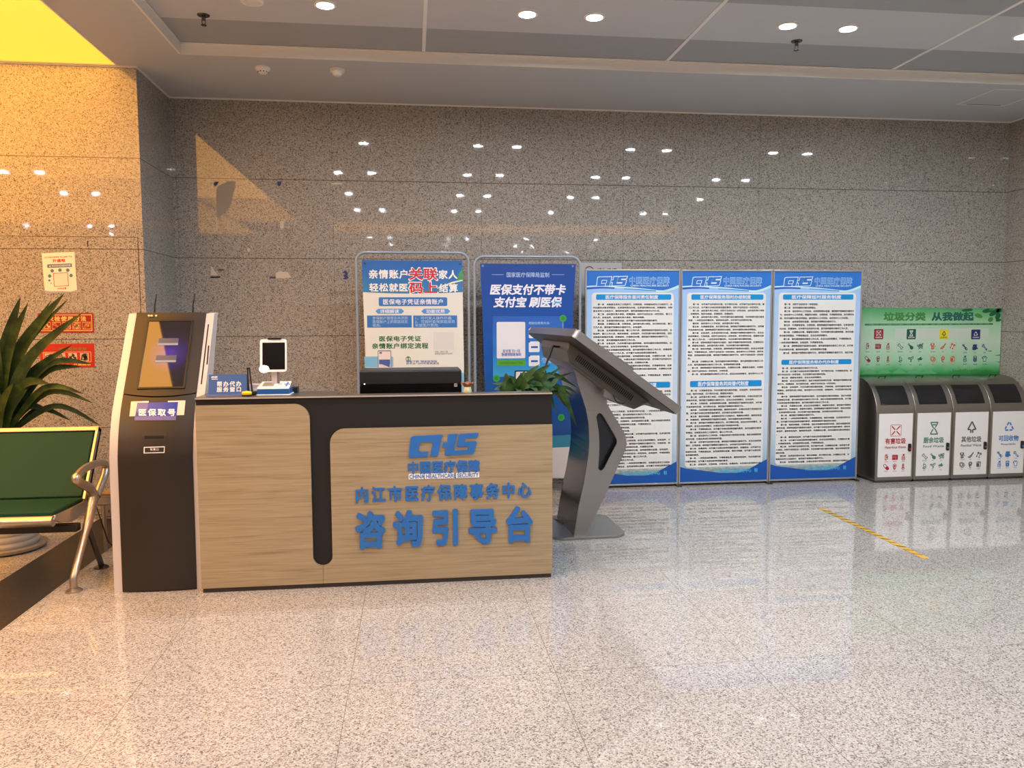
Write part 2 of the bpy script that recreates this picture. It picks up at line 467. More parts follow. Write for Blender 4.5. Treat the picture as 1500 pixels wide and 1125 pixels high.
# sprinklers, smoke detectors, hatch
def sprinkler(x, y, label):
    t = thing('sprinkler', label, 'sprinkler', (x, y, ZT), 'ceiling sprinklers')
    MB().lathe([(.034, -.006), (.038, -.002), (.038, 0)], (x, y, ZT), 24).build('escutcheon', m_steel_dark, t, smooth=40)
    b = MB(); b.lathe([(.012, -.03), (.012, -.004)], (x, y, ZT), 12); b.tube([(x - .010, y, ZT - .028), (x - .010, y, ZT - .048), (x, y, ZT - .058)], .0025, 6); b.tube([(x + .010, y, ZT - .028), (x + .010, y, ZT - .048), (x, y, ZT - .058)], .0025, 6)
    b.build('body', m_steel_dark, t, smooth=40)
    MB().lathe([(.017, -.062), (.017, -.058)], (x, y, ZT), 14).build('deflector', m_steel_dark, t, smooth=40)
for (px, py), lab in (((298, 22), 'left ceiling sprinkler, above the dark pillar corner'), ((1167, 60), 'right ceiling sprinkler, under a pair of lit downlights')):
    p = on_z(px, py, ZT); sprinkler(p.x, p.y, lab)
def detector(x, y, label, n):
    t = thing('smoke_detector', label, 'smoke detector', (x, y, ZC), 'ceiling smoke detectors')
    MB().lathe([(.048, -.02), (.052, -.016), (.052, 0)], (x, y, ZC), 26).build('base', m_white, t, smooth=40)
    MB().lathe([(.026, -.042), (.034, -.036), (.040, -.02)], (x, y, ZC), 26).build('chamber', m_white, t, smooth=40)
    if n:
        b = MB()
        for k in range(10):
            a = 2 * pi * k / 10; b.box(x + .034 * cos(a) - .004, y + .034 * sin(a) - .004, ZC - .036, x + .034 * cos(a) + .004, y + .034 * sin(a) + .004, ZC - .030)
        b.build('vent_slots', m_black, t)
for (px, py), lab, n in (((385, 99), 'left white smoke detector with dark slots on the soffit', 1), ((494, 102), 'right white smoke detector on the soffit', 0)):
    p = on_z(px, py, ZC); detector(p.x, p.y, lab, n)
t = thing('access_hatch', 'square access hatch in the soffit at the right end', 'hatch', (4.78, 6.0, ZC))
f = MB(); f.prism(rect((4.55, 5.80, 5.0, 6.25)), ZC - .004, ZC - .0005, XY, holes=[rect((4.565, 5.815, 4.985, 6.235))]); f.build('frame', m_fascia, t)
MB().box(4.566, 5.816, ZC - .003, 4.984, 6.228, ZC - .0005).build('lid', m_soffit, t)
MB().box(4.64, 6.229, ZC - .0045, 4.95, 6.2345, ZC - .0008).build('gap', m_black, t)

# ================================================================== counter
CY = 4.24
cx0, cx1, ctop = -1.133, 0.755, 1.044
t = thing('reception_counter', 'wood and charcoal consultation counter with blue raised lettering', 'counter', (-.19, 4.5, 0))
CF = XZ(CY)
b = MB(); b.box(cx0, CY + .018, .026, cx1, CY + .10, ctop - .006)
b.build('body', m_char, t)
MB().box(cx0, CY + .10, .026, -.42, CY + .30, ctop - .006).build('body_left', m_char, t)
b = MB(); b.box(cx0 + .004, CY + .30, .026, cx0 + .024, CY + .78, .75); b.box(cx1 - .024, CY + .10, .026, cx1 - .004, CY + .78, .75)
b.build('side_panel', m_char, t)
MB().prism([(cx0 + .004, CY + .30), (-.42, CY + .30), (-.42, CY + .10), (cx1 - .004, CY + .10), (cx1 - .004, CY + .80), (cx0 + .004, CY + .80)], .75, .775, XY).build('desktop', m_wood, t)
MB().prism([(cx0, CY + .002), (cx1, CY + .002), (cx1, CY + .10), (-.42, CY + .10), (-.42, CY + .31), (cx0, CY + .31)], ctop - .006, ctop, XY).build('ledge_top', mat('ledge_grey', (78, 72, 68), 0.3), t)
MB().box(cx0, CY + .0005, ctop - .009, cx1, CY + .018, ctop - .001).build('ledge_edge', mat('ledge_edge_pale', (168, 156, 142), 0.4), t)
MB().box(cx0 + .004, CY + .012, 0, cx1 - .004, CY + .05, .026).build('plinth', mat('plinth_dark', (50, 44, 42), 0.4), t)
def arc(cx, cz, r, a0, a1, n=8): return [(cx + r * cos(radians(a0 + (a1 - a0) * i / n)), cz + r * sin(radians(a0 + (a1 - a0) * i / n))) for i in range(n + 1)]
zb = .026
left = [(cx0, zb), (-.5015, zb)] + [(-.5015, .124)] + arc(-.5015, .174, .0505, -90, -180)[1:] + arc(-.552 - .08, 1.003 - .08, .08, 0, 90) + [(cx0, 1.003)]
right = [(-.4995, zb), (cx1, zb), (cx1, .866)] + arc(-.449 + .078, .866 - .078, .078, 90, 180) + arc(-.4995, .174, .0505, 0, -90)
for pts in (left, right):
    MB().prism(pts, 0, .018, lambda u, v, w: Vector((u, CY + .018 - w, v))).build('wood_panel', m_wood, t)
    # thin pale edge band round the panel
    c = Vector((sum(p[0] for p in pts) / len(pts), sum(p[1] for p in pts) / len(pts)))
def cpx(px, py): p = on_y(px, py, CY); return (p.x, p.z)
def cbox(x0, y0, x1, y1):            # pixel box -> counter-front box
    a = cpx(x0, (y0 + y1) / 2); b_ = cpx(x1, (y0 + y1) / 2); c_ = cpx((x0 + x1) / 2, y0); d_ = cpx((x0 + x1) / 2, y1)
    return a[0], d_[1], b_[0], c_[1]
LOGO1 = [(52, 290), (58, 230), (68, 135), (76, 112), (97, 103), (345, 97), (302, 283), (235, 285), (262, 160), (165, 161), (150, 168), (145, 182), (136, 243), (221, 242), (213, 287), (80, 292)]
LOGO2 = [(395, 96), (472, 92), (446, 240), (560, 236), (570, 205), (474, 208), (470, 198), (485, 108), (500, 94), (658, 88), (646, 130), (545, 134), (537, 164), (632, 162), (642, 172), (618, 260), (606, 272), (380, 281), (362, 276), (374, 208), (340, 210), (349, 168), (383, 165)]
LX0, LX1, LZ0, LZ1 = 52, 658, 292, 88
def logo(mb, u0, v0, u1, v1, w, M, ext=0.0, grow=0.0):
    for L in (LOGO1, LOGO2):
        pts = [(u0 + (x - LX0) / (LX1 - LX0) * (u1 - u0), v0 + (z - LZ0) / (LZ1 - LZ0) * (v1 - v0)) for x, z in L]
        if grow:
            P = [Vector(p) for p in pts]; n = len(P); q = []
            area = sum(P[i].x * P[(i + 1) % n].y - P[(i + 1) % n].x * P[i].y for i in range(n))
            sg = 1 if area > 0 else -1
            for i in range(n):
                a = (P[i] - P[i - 1]).normalized(); b_ = (P[(i + 1) % n] - P[i]).normalized()
                na = Vector((a.y, -a.x)) * sg; nb = Vector((b_.y, -b_.x)) * sg
                m_ = (na + nb); m_ = m_ / max(m_.length_squared / 2, 0.5)
                q.append(tuple(P[i] + m_ * grow))
            pts = q
        if ext: mb.prism(pts, w, w + ext, M)
        else: mb.flat(pts, w, M)
u0, v0, u1, v1 = cbox(598.5, 635, 701, 669)
b = MB(); logo(b, u0, v0, u1, v1, 0.0, CF, .008); b.build('logo', m_blue3d, t)
MB().text('中国医疗保障', *cbox(598, 675, 702, 692.5), 0.0, CF, bold=.04, ext=.006, spacing=1.06).build('lettering_title', m_blue3d, t)
u0, v0, u1, v1 = cbox(598.5, 693, 702, 700.5)
b = MB()
for a, c in ((0, .215), (.225, .652), (.668, 1.0)): b.prism(rrect(u0 + (u1 - u0) * a, v0 - .001, u0 + (u1 - u0) * c, v1 + .001, .006), 0, .004, CF)
b.build('lettering_plate', m_white, t)
MB().text('CHINA HEALTHCARE SECURITY', u0 + .004, v0 + .003, u1 - .004, v1 - .003, .0045, CF, bold=.02, ext=.001).build('lettering_english', m_blue3d, t)
# the lettering rows run parallel to the counter edge: placed from both ends
def crow(body, xa, ya0, ya1, xb, yb0, yb1, name, bold, ext, spacing):
    a0 = cpx(xa, ya1); a1 = cpx(xa, ya0); b0 = cpx(xb, yb1); b1 = cpx(xb, yb0)
    MB().text(body, a0[0], (a0[1] + b0[1]) / 2, b0[0], (a1[1] + b1[1]) / 2, 0.0, CF, bold=bold, ext=ext, spacing=spacing).build(name, m_blue3d, t)
crow('内江市医疗保障事务中心', 522, 713, 736, 777.5, 707, 728, 'lettering_office', .036, .008, 1.30)
crow('咨询引导台', 523, 751, 801, 778.5, 743, 793, 'lettering_guide_desk', .046, .012, 1.48)

# ------------------------------------------------------------------ things on the ledge
def ledge(px, Y): return on_y(px, 560, Y).x
# blue desk sign
p0 = on_y(305, 577, 4.36); p1 = on_y(363, 576, 4.36); zt = on_y(330, 549, 4.36).z
t = thing('desk_sign', 'blue tabletop sign in white lettering beside the kiosk', 'sign', ((p0.x + p1.x) / 2, 4.38, ctop))
m_dsign = mat('sign_blue', (52, 92, 150), 0.35)
zt0 = zt
SG = lambda u, v, w: Vector((u, 4.36 + (v - ctop) * .22 - w, v))
MB().prism([(p0.x, ctop + .004), (p1.x, ctop + .004), (p1.x, zt0), (p0.x, zt0)], -.004, 0, SG).build('face', m_dsign, t)
MB().prism([(p0.x, ctop + .004), (p1.x, ctop + .004), (p1.x, zt0), (p0.x, zt0)], -.004, 0, lambda u, v, w: Vector((u, 4.412 - (v - ctop) * .22 + w * 0 + .0 - w, v))).build('back', m_dsign, t)
MB().box(p0.x - .006, 4.345, ctop, p1.x + .006, 4.425, ctop + .005).build('base', mat('sign_base', (120, 130, 170), .2), t)
def spx(px, py): q = on_y(px, py, 4.37); return q.x, q.z
a = spx(318, 566.5); c = spx(353, 558.5); MB().text('帮办代办', a[0], a[1], c[0], c[1], .0008, SG, bold=.03, spacing=1.35).build('lettering', m_white, t)
a = spx(318, 574); c = spx(353, 566.8); MB().text('服务窗口', a[0], a[1], c[0], c[1], .0008, SG, bold=.03, spacing=1.35).build('lettering', m_white, t)
a = spx(309, 554); c = spx(318, 551.3); b = MB(); logo(b, a[0], a[1], c[0], c[1], .0008, SG); a = spx(309.5, 556); c = spx(318.5, 555); b.flat([(a[0], a[1]), (c[0], a[1]), (c[0], c[1]), (a[0], c[1])], .0008, SG); b.build('emblem', m_white, t)
# yellow box
x, Yy = on_y(361.5, 577, 4.30).x, 4.30
t = thing('ink_box', 'small yellow round box on the counter ledge', 'box', (x, Yy, ctop))
MB().lathe([(.026, 0), (.026, .008)], (x, Yy, ctop), 24).build('base', m_black, t, smooth=40)
MB().lathe([(.024, .008), (.026, .011), (.026, .020), (.022, .025), (.008, .027)], (x, Yy, ctop), 24).build('lid', mat('yellow_plastic', (240, 200, 24), .35), t, smooth=50)
# antenna device
x = on_y(370, 577, 4.36).x
t = thing('antenna_device', 'small black device with two upright antenna rods joined at top, beside the yellow box', 'device', (x, 4.37, ctop))
MB().box(x - .035, 4.345, ctop, x + .028, 4.40, ctop + .02).build('body', m_black, t, bevel=.004)
ax_ = on_y(363.5, 540, 4.37); aa = on_y(363.5, 573, 4.37); ab = on_y(369.5, 575, 4.37)
MB().tube([(aa.x, 4.37, ctop + .015), (aa.x, 4.37, ctop + .035), (ax_.x - .003, 4.372, ax_.z)], [.007, .006, .0035], 10).build('rod', m_black, t, smooth=40)
MB().tube([(ab.x, 4.37, ctop + .015), (ax_.x + .006, 4.372, ax_.z)], [.005, .0035], 10).build('rod', m_black, t, smooth=40)
MB().box(ax_.x - .008, 4.366, ax_.z - .004, ax_.x + .01, 4.378, ax_.z + .006).build('clip', m_black, t)
# papers box behind
p = on_y(365, 577, 4.44); q = on_y(380, 563, 4.44)
t = thing('paper_box', 'small white and pink box behind the card reader', 'box', ((p.x + q.x) / 2, 4.46, ctop))
MB().box(p.x, 4.44, ctop, q.x, 4.50, ctop + .030).build('base', m_paper, t); MB().box(p.x, 4.44, ctop + .030, q.x - .004, 4.50, q.z).build('lid', mat('pale_pink', (226, 205, 205), .6), t)
# dark block
p = on_y(424, 577, 4.46); q = on_y(436, 567, 4.46)
tag(MB().box(p.x, 4.45, ctop, q.x, 4.52, q.z).build('block', m_char, bevel=.003), 'small dark block right of the tablet terminal', 'box')
# face tablet terminal
Yt = 4.38
def tp(px, py, Y=Yt): return on_y(px, py, Y)
p0 = tp(376, 577); p1 = tp(424, 576)
t = thing('tablet_terminal', 'white tablet terminal with a dark screen on a blue card reader base', 'terminal', ((p0.x + p1.x) / 2, Yt, ctop))
m_tw = mat('terminal_white', (238, 238, 236), 0.3)
bx0, bx1 = tp(376.5, 570, 4.32).x, tp(423.5, 570, 4.32).x
MB().box(bx0 - .004, 4.315, ctop, bx1 + .006, 4.46, ctop + .006).build('foot', m_tw, t, bevel=.002)
zf = ctop + .036
MB().box(bx0, 4.32, ctop + .006, bx1, 4.45, zf).build('reader', mat('reader_blue', (24, 88, 156), .35), t, bevel=.002)
TOPM = lambda u, v, w: Vector((u, v, zf + (v - 4.32) * .20 + w))
MB().prism([(bx0, 4.32), (bx1, 4.32), (bx1 - .006, 4.45), (bx0 + .006, 4.45)], -.002, .004, TOPM).build('reader_top', m_tw, t)
MB().prism(rrect(bx0 + .02, 4.355, bx0 + .08, 4.425, .004), .004, .0055, TOPM).build('reader_display', mat('lcd_grey', (140, 140, 132), .3), t)
b = MB(); cxx = bx1 - .02; b.flat([(cxx - .004, 4.345), (cxx + .004, 4.345), (cxx + .004, 4.43), (cxx - .004, 4.43)], .0045, TOPM); b.flat([(cxx - .016, 4.38), (cxx + .016, 4.38), (cxx + .016, 4.395), (cxx - .016, 4.395)], .0047, TOPM)
b.build('cross_mark', m_blue3d, t)
MB().text('居民身份证', bx0 + .10, 4.37, bx1 - .045, 4.41, .0045, TOPM, bold=.01).build('lettering', mat('print_grey', (150, 160, 180), .5), t)
a = tp(398.5, 561, 4.41); c = tp(406, 545, 4.41)
MB().box(a.x, 4.40, ctop + .03, c.x, 4.42, c.z + .03).build('neck', m_ksilver, t, bevel=.003)
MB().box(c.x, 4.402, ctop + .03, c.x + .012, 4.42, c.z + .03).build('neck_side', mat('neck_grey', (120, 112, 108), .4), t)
A = tp(381, 545, 4.375); B = tp(418.5, 497, 4.375)
HD = lambda u, v, w: Vector((u, 4.372 + (v - A.z) * .14 - w, v))
MB().prism(rrect(A.x, A.z, B.x, B.z, .012), -.016, 0, HD).build('head', m_tw, t, smooth=40)
a = tp(384.5, 541.5, 4.375); c = tp(416.5, 501.8, 4.375)
MB().flat(rrect(a.x, a.z, c.x, c.z, .002), .0008, HD).build('screen', m_blackgloss, t)
a = tp(391, 497.8, 4.375); c = tp(411, 494.6, 4.375)
MB().prism(rrect(a.x, a.z, c.x, c.z, .005), -.014, .004, HD).build('camera_bar', mat('navy_plastic', (28, 30, 44), .25), t)
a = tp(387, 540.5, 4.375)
MB().prism(circ(a.x, a.z, .026, 24, .020), .0012, .004, HD).build('glare_spot', mat('glare_spot_glow', (255, 255, 255), .4, emit=(255, 255, 255), es=3.0), t)  # glare of a reflected lamp, drawn as a small glowing disc
# black machine behind the ledge
p0 = on_y(527, 577, 4.60); p1 = on_y(676.5, 574, 4.60); zt = on_y(600, 542.5, 4.60).z
t = thing('printer', 'long black printer standing behind the counter ledge', 'printer', ((p0.x + p1.x) / 2, 4.75, .775))
zm = on_y(600, 563.5, 4.60).z
MB().box(p0.x, 4.61, .775, p1.x, 4.90, zm).build('body', m_blackgloss, t, bevel=.004)
MB().box(p0.x, 4.60, zm, p1.x, 4.90, zt).build('lid', m_black, t, bevel=.008)
PM = XZ(4.598)
c = on_y(534, 562.5, 4.60); MB().flat(circ(c.x, c.z, .0042, 14, .003), .003, PM).build('status_light', mat('led_white', (255, 255, 255), .3, emit=(220, 240, 255), es=3.0), t)
c = on_y(667.5, 564, 4.60); b = MB(); b.flat([(c.x - .009, c.z - .009), (c.x + .009, c.z - .009), (c.x + .009, c.z + .010), (c.x - .009, c.z + .010)], .002, XZ(4.597)); b.build('sticker', mat('sticker_grey', (176, 170, 164), .5), t)
b = MB(); b.flat([(c.x - .005, c.z - .004), (c.x + .005, c.z - .004), (c.x + .005, c.z + .006), (c.x - .005, c.z + .006)], .0026, XZ(4.597)); b.build('sticker_print', mat('sticker_print', (90, 84, 80), .5), t)
# small vase
p = on_y(685, 578, 4.30); r0 = .022
t = thing('vase', 'small cream vase with brown ruffled rim at the right of the printer', 'vase', (p.x, 4.30, ctop))
MB().lathe([(.020, 0), (.023, .008), (.021, .022), (.018, .034)], (p.x, 4.30, ctop), 20).build('body', mat('cream_glaze', (206, 204, 168), .3), t, smooth=60)
b = MB(); n = 32
vs = []; fs = []
for k, (rr, zz) in enumerate(((.016, .030), (.024, .040), (.033, .052), (.030, .056), (.022, .044))):
    for j in range(n):
        a = 2 * pi * j / n; wv = .005 * sin(5 * a) * (k >= 2); vs.append((p.x + (rr + wv) * cos(a), 4.30 + (rr + wv) * sin(a), ctop + zz + wv * .9))
for k in range(4):
    for j in range(n): fs.append((k * n + j, k * n + (j + 1) % n, (k + 1) * n + (j + 1) % n, (k + 1) * n + j))
b.add(vs, fs); b.build('ruffled_rim', mat('brown_glaze', (128, 76, 44), .4), t, smooth=60)

# ------------------------------------------------------------------ leaves
def leaf_mat(name, c1, c2, c3):
    m = mat(name, c2, .55, spec=.3)
    t_ = NT(m); p_ = t_.pos()
    n_ = t_.n('ShaderNodeTexNoise', i_Scale=14.0, i_Detail=3.0); t_.l(p_, n_.inputs['Vector'])
    t_.l(t_.ramp(n_.outputs[0], [(.3, rgb(*c1)), (.5, rgb(*c2)), (.72, rgb(*c3))]), t_.b.inputs['Base Color'])
    return m
m_leaf = leaf_mat('leaf_green', (28, 52, 26), (40, 74, 34), (66, 104, 50))
m_leafd = leaf_mat('leaf_dark_green', (22, 38, 14), (32, 54, 20), (62, 78, 30))
m_leafy = leaf_mat('leaf_yellowing', (66, 66, 24), (82, 78, 28), (104, 92, 40))
def blade(mb, path, w, fold=.25, n=14, nrm=None, tipk=.55):
    """one leaf: a ribbon along a path, pointed at the tip, folded along its midrib"""
    P = spline(path, max(2, n // max(1, len(path) - 1))); k = len(P); vs = []; fs = []
    for i, q in enumerate(P):
        t_ = (P[min(i + 1, k - 1)] - P[max(i - 1, 0)]).normalized()
        nn = nrm or Vector((0, -1, .4)); s_ = t_.cross(nn)
        if s_.length < 1e-4: s_ = t_.orthogonal()
        s_.normalize(); up = s_.cross(t_)
        f_ = i / (k - 1); ww = w * (min(1, .35 + f_ / .35 * .65) if f_ < .35 else max(0.02, 1 - ((f_ - .35) / .65) ** (1 / tipk)))
        vs += [q - s_ * ww / 2 + up * fold * ww / 2, q, q + s_ * ww / 2 + up * fold * ww / 2]
    for i in range(k - 1):
        a = i * 3; fs += [(a, a + 1, a + 4, a + 3), (a + 1, a + 2, a + 5, a + 4)]
    mb.add(vs, fs)

# counter plant at right end
px_, py_ = .62, 4.78
t = thing('potted_plant', 'bushy green potted plant behind the right end of the counter', 'plant', (px_, py_, .775))
MB().lathe([(.07, 0), (.085, .01), (.105, .15), (.112, .16), (.112, .175), (.098, .175), (.09, .15)], (px_, py_, .775), 28).build('pot', mat('pot_white', (205, 205, 198), .35), t, smooth=40)
MB().lathe([(.095, .150), (.05, .158)], (px_, py_, .775), 20).build('soil', mat('soil_brown', (52, 40, 30), .9), t)
base = Vector((px_, py_, .93))
tips = []
def P3(px, py, Y): return on_y(px, py, Y)
for (tx, ty, Y, w) in ((748, 553, 4.7, .05), (757, 562, 4.68, .05), (765, 548, 4.72, .05), (790, 534, 4.75, .055), (806, 534, 4.78, .055), (800, 545, 4.7, .06), (821, 538, 4.85, .03),
                       (771, 558, 4.66, .055), (783, 552, 4.66, .06), (815, 552, 4.8, .05), (825, 555, 4.85, .03), (840, 545, 4.85, .028), (776, 568, 4.64, .06), (795, 566, 4.64, .06), (812, 564, 4.72, .055),
                       (752, 572, 4.66, .04), (846, 568, 4.86, .032), (846, 576, 4.86, .028), (841, 583, 4.86, .028), (829, 596, 4.85, .05), (815, 606, 4.83, .035), (845, 625, 4.84, .055), (824, 574, 4.84, .04),
                       (760, 578, 4.64, .05), (788, 575, 4.63, .06), (806, 574, 4.64, .055), (836, 560, 4.9, .03), (770, 545, 4.85, .05), (812, 590, 4.82, .03), (798, 538, 4.9, .04)):
    tp_ = P3(tx, ty, Y)
    rt = base + Vector(((tp_.x - base.x) * .35 + rnd.uniform(-.04, .04), rnd.uniform(-.05, .05), rnd.uniform(-.02, .03)))
    mid = rt.lerp(tp_, .5) + Vector((rnd.uniform(-.01, .01), rnd.uniform(-.02, .02), .03 + .25 * abs(tp_.x - rt.x) * (1 if tp_.z < 1.1 else .3)))
    if tp_.z < 1.0: mid = rt.lerp(tp_, .55); mid.z = 1.02
    b = MB(); blade(b, [rt, mid, tp_], w * 1.1, fold=.2, nrm=Vector((rnd.uniform(-.5, .5), -1, rnd.uniform(.0, .9))), tipk=.7)
    b.build('leaf', m_leafy if (tx, ty) == (829, 596) else m_leaf, t, smooth=60)
for k in range(34):
    a_ = rnd.uniform(0, 2 * pi); rr = rnd.uniform(.06, .17); zz = rnd.uniform(1.02, 1.15) - rr * .35
    rt = base + Vector((rnd.uniform(-.06, .06), rnd.uniform(-.06, .06), 0)); tp_ = Vector((px_ + .02 + rr * cos(a_), py_ + rr * sin(a_) * .8, zz))
    b = MB(); blade(b, [rt, rt.lerp(tp_, .5) + Vector((0, 0, .04)), tp_], rnd.uniform(.045, .07), fold=.2, nrm=Vector((rnd.uniform(-.6, .6), -1, rnd.uniform(.2, 1))), tipk=.8)
    b.build('leaf', m_leaf, t, smooth=60)

# ================================================================== ticket kiosk
KX0, KX1 = -1.60, -1.134
front = [(0, 4.315), (.25, 4.32), (.44, 4.323), (.62, 4.326), (.728, 4.33), (.834, 4.351), (.90, 4.372), (.956, 4.395), (1.043, 4.444), (1.113, 4.487), (1.259, 4.576), (1.37, 4.643), (1.485, 4.713)]
back = [(1.492, 4.80), (1.25, 4.69), (1.04, 4.60), (.93, 4.62), (.80, 4.70), (.6, 4.74), (0, 4.74)]
t = thing('ticket_kiosk', 'tall brown and silver queue ticket kiosk with a leaning screen', 'kiosk', (-1.37, 4.5, 0))
YZ = lambda u, v, w: Vector((w, u, v))
def prof(dx): return [(y + dx, z) for z, y in front] + [(y - max(0, dx), z) for z, y in back]
for x0, x1 in ((KX0, KX0 + .043), (KX1 - .043, KX1)):
    MB().prism(prof(0), x0, x1, YZ).build('side_panel', m_ksilver, t, smooth=25)
split = 1.052
body_f = [(z, y) for z, y in front]
def fy(z):
    for (z0, y0), (z1, y1) in zip(front, front[1:]):
        if z0 <= z <= z1: return y0 + (y1 - y0) * (z - z0) / (z1 - z0)
    return front[-1][1]
# front cover: bowed a little towards the viewer across its width
def cover(za, zb_, name, out, m, bow=.012, sagz=0.0):
    b = MB(); nu, nz_ = 10, 26; vs = []; fs = []
    xa, xb = KX0 + .043, KX1 - .043
    for i in range(nz_ + 1):
        for j in range(nu + 1):
            s_ = j / nu; k = 1 - (2 * s_ - 1) ** 2
            z = za + (zb_ - za) * i / nz_ - sagz * k * ((1 if i == (0 if za > .5 else nz_) else 0) if False else ((1 - i / nz_) if za > .5 else i / nz_))
            vs.append((xa + (xb - xa) * s_, fy(z) - out - bow * k, z))
    for i in range(nz_):
        for j in range(nu): a = i * (nu + 1) + j; fs.append((a, a + 1, a + nu + 2, a + nu + 1))
    b.add(vs, fs)
    # sides closing back into the body
    n = len(vs)
    return b
core = MB(); core.prism([(y + .012, z) for z, y in front] + [(y - .012, z - (.006 if z > 1.4 else 0)) for z, y in back], KX0 + .043, KX1 - .043, YZ)
core.build('core', m_kbody, t)
cover(.006, split - .003, 'lower', 0.004, m_kbody, sagz=.016).build('lower_door', m_kbody, t, smooth=50)
cover(split + .003, 1.492, 'upper', 0.004, m_kbody, bow=.006, sagz=.016).build('screen_bezel', m_kbody, t, smooth=50)
# upper plane
Pk = Vector((0, 4.487, 1.113)); dk = Vector((0, 4.713 - 4.487, 1.485 - 1.113)).normalized(); nk = Vector((0, -dk.z, dk.y))
Pk = Pk + nk * .012
def kp(px, py):
    q = on_plane(px, py, Pk, nk); return (q.x, (q - Pk).dot(dk))
KM = lambda u, v, w: Vector((u, 0, 0)) + Vector((0, Pk.y, Pk.z)) + dk * v + nk * w
TL, TR, BR, BL = kp(215.5, 468.5), kp(283, 468.5), kp(271, 569), kp(200.5, 569.5)
sx0, sx1 = (TL[0] + BL[0]) / 2, (TR[0] + BR[0]) / 2; sz0, sz1 = (BL[1] + BR[1]) / 2, (TL[1] + TR[1]) / 2
MB().prism(rrect(sx0, sz0, sx1, sz1, .003), -.01, .003, KM, holes=[list(reversed(rrect(sx0 + .01, sz0 + .01, sx1 - .01, sz1 - .01, .002)))]).build('screen_frame', mat('screen_frame_black', (22, 20, 22), .3), t)
ms = mat('kiosk_screen', (20, 16, 24), .03, spec=1.0, emit=(60, 30, 150), es=0.0, coat=.6)
n_ = NT(ms); g = n_.pos(); dist = n_.n('ShaderNodeVectorMath', operation='DISTANCE'); n_.l(g, dist.inputs[0])
cc = KM((sx0 + sx1) / 2 + .025, (sz0 + sz1) / 2, 0); dist.inputs[1].default_value = cc
n_.l(n_.ramp(dist.outputs[1], [(0.0, (.09, .03, .36, 1)), (.05, (.04, .014, .15, 1)), (.12, (.006, .004, .016, 1)), (.2, (.002, .002, .003, 1))]), n_.b.inputs['Emission Color']); n_.b.inputs['Emission Strength'].default_value = 1.0
MB().flat(rrect(sx0 + .008, sz0 + .008, sx1 - .008, sz1 - .008, .002), .0, KM).build('screen', ms, t)
mbtn = grad_z('screen_button', [(0, (190, 205, 215)), (.5, (120, 110, 130)), (1, (80, 70, 90))], 0, 1, .3)
mb1 = mat('screen_button_grey', (70, 66, 80), .2, emit=(150, 150, 175), es=.12)
for q in ((231.5, 495.5, 262, 506), (227.5, 520.5, 259, 531)):
    a = kp(q[0], q[3]); c = kp(q[2], q[1]); bt = MB().flat(rrect(a[0], a[1], c[0], c[1], .003), .0012, KM).build('screen_button', mb1, t)
    MB().flat([(a[0], a[1]), (c[0], a[1]), (c[0], a[1] + (c[1] - a[1]) * .3), (a[0], a[1] + (c[1] - a[1]) * .3)], .0016, KM).build('highlight', mat('btn_light', (120, 130, 140), .3, emit=(150, 170, 185), es=.18), bt)
b = MB()
for q in ((218.3, 462.7, 1.6), (222.3, 462.7, 1.6), (229, 462.7, 1.6)):
    a = kp(q[0], q[1]); b.prism(circ(a[0], a[1], .006, 12), -.01, .004, KM)
b.build('indicator', mat('indicator_pale', (220, 200, 150), .3), t)
# sign and stickers on the lower door
def dk_pt(px, py, out=.0):
    # hit the bowed lower door
    Y = 4.36
    for _ in range(12):
        q = on_y(px, py, Y); s_ = (q.x - KX0 - .043) / (KX1 - KX0 - .086); k = 1 - (2 * s_ - 1) ** 2
        Y = fy(q.z) - .004 - .012 * k - out
    return on_y(px, py, Y)
def kquad(pts, name, m, out, parent=t):
    P = [dk_pt(x, y, out) for x, y in pts]; bq = MB(); n = 6; vs = []; fs = []
    for i in range(n + 1):
        for j in range(n + 1):
            u = j / n; v = i / n
            top = (pts[0][0] + (pts[1][0] - pts[0][0]) * u, pts[0][1] + (pts[1][1] - pts[0][1]) * u); bot = (pts[3][0] + (pts[2][0] - pts[3][0]) * u, pts[3][1] + (pts[2][1] - pts[3][1]) * u)
            vs.append(dk_pt(top[0] + (bot[0] - top[0]) * v, top[1] + (bot[1] - top[1]) * v, out))
    for i in range(n):
        for j in range(n): a = i * (n + 1) + j; fs.append((a, a + 1, a + n + 2, a + n + 1))
    bq.add(vs, fs); return bq.build(name, m, parent)
mcream = mat('sticker_cream', (226, 208, 178), .5)
kquad([(192, 588), (218, 587.3), (216, 609), (189.5, 609.8)], 'sticker', mcream, .0015)
kquad([(246, 587), (271.7, 586.5), (269.6, 608), (244, 608.6)], 'sticker', mcream, .0015)
msign = mat('kiosk_sign_blue', (42, 62, 160), .25)
sg = kquad([(201.3, 590), (261, 588.8), (257.7, 615.5), (197, 616)], 'sign_plate', msign, .003)
mlil = mat('kiosk_sign_lilac', (104, 98, 160), .25)
kquad([(201.3, 590), (217, 589.7), (215.2, 604), (200, 604.3)], 'sign_corner', mlil, .0036, sg)
kquad([(197.6, 610), (258.4, 609), (257.7, 615.5), (197, 616)], 'sign_foot', mlil, .0036, sg)
def SK(u, v, w): return dk_pt(203.5 + (256.5 - 203.5) * u, 609 - (609 - 599) * v, .0042 + w) 
MB().text('医保取号', 0, 0, 1, 1, 0, SK, bold=.035, spacing=1.35).build('lettering', m_white, sg)
kquad([(209, 634.5), (244, 634), (243, 646), (208, 646.6)], 'ticket_slot', mat('slot_frame', (40, 34, 32), .5), .003)
kquad([(211.5, 638.3), (240.3, 637.9), (240.2, 642.5), (211.3, 643)], 'slot_opening', mat('slot_black', (6, 6, 6), .8), .004)
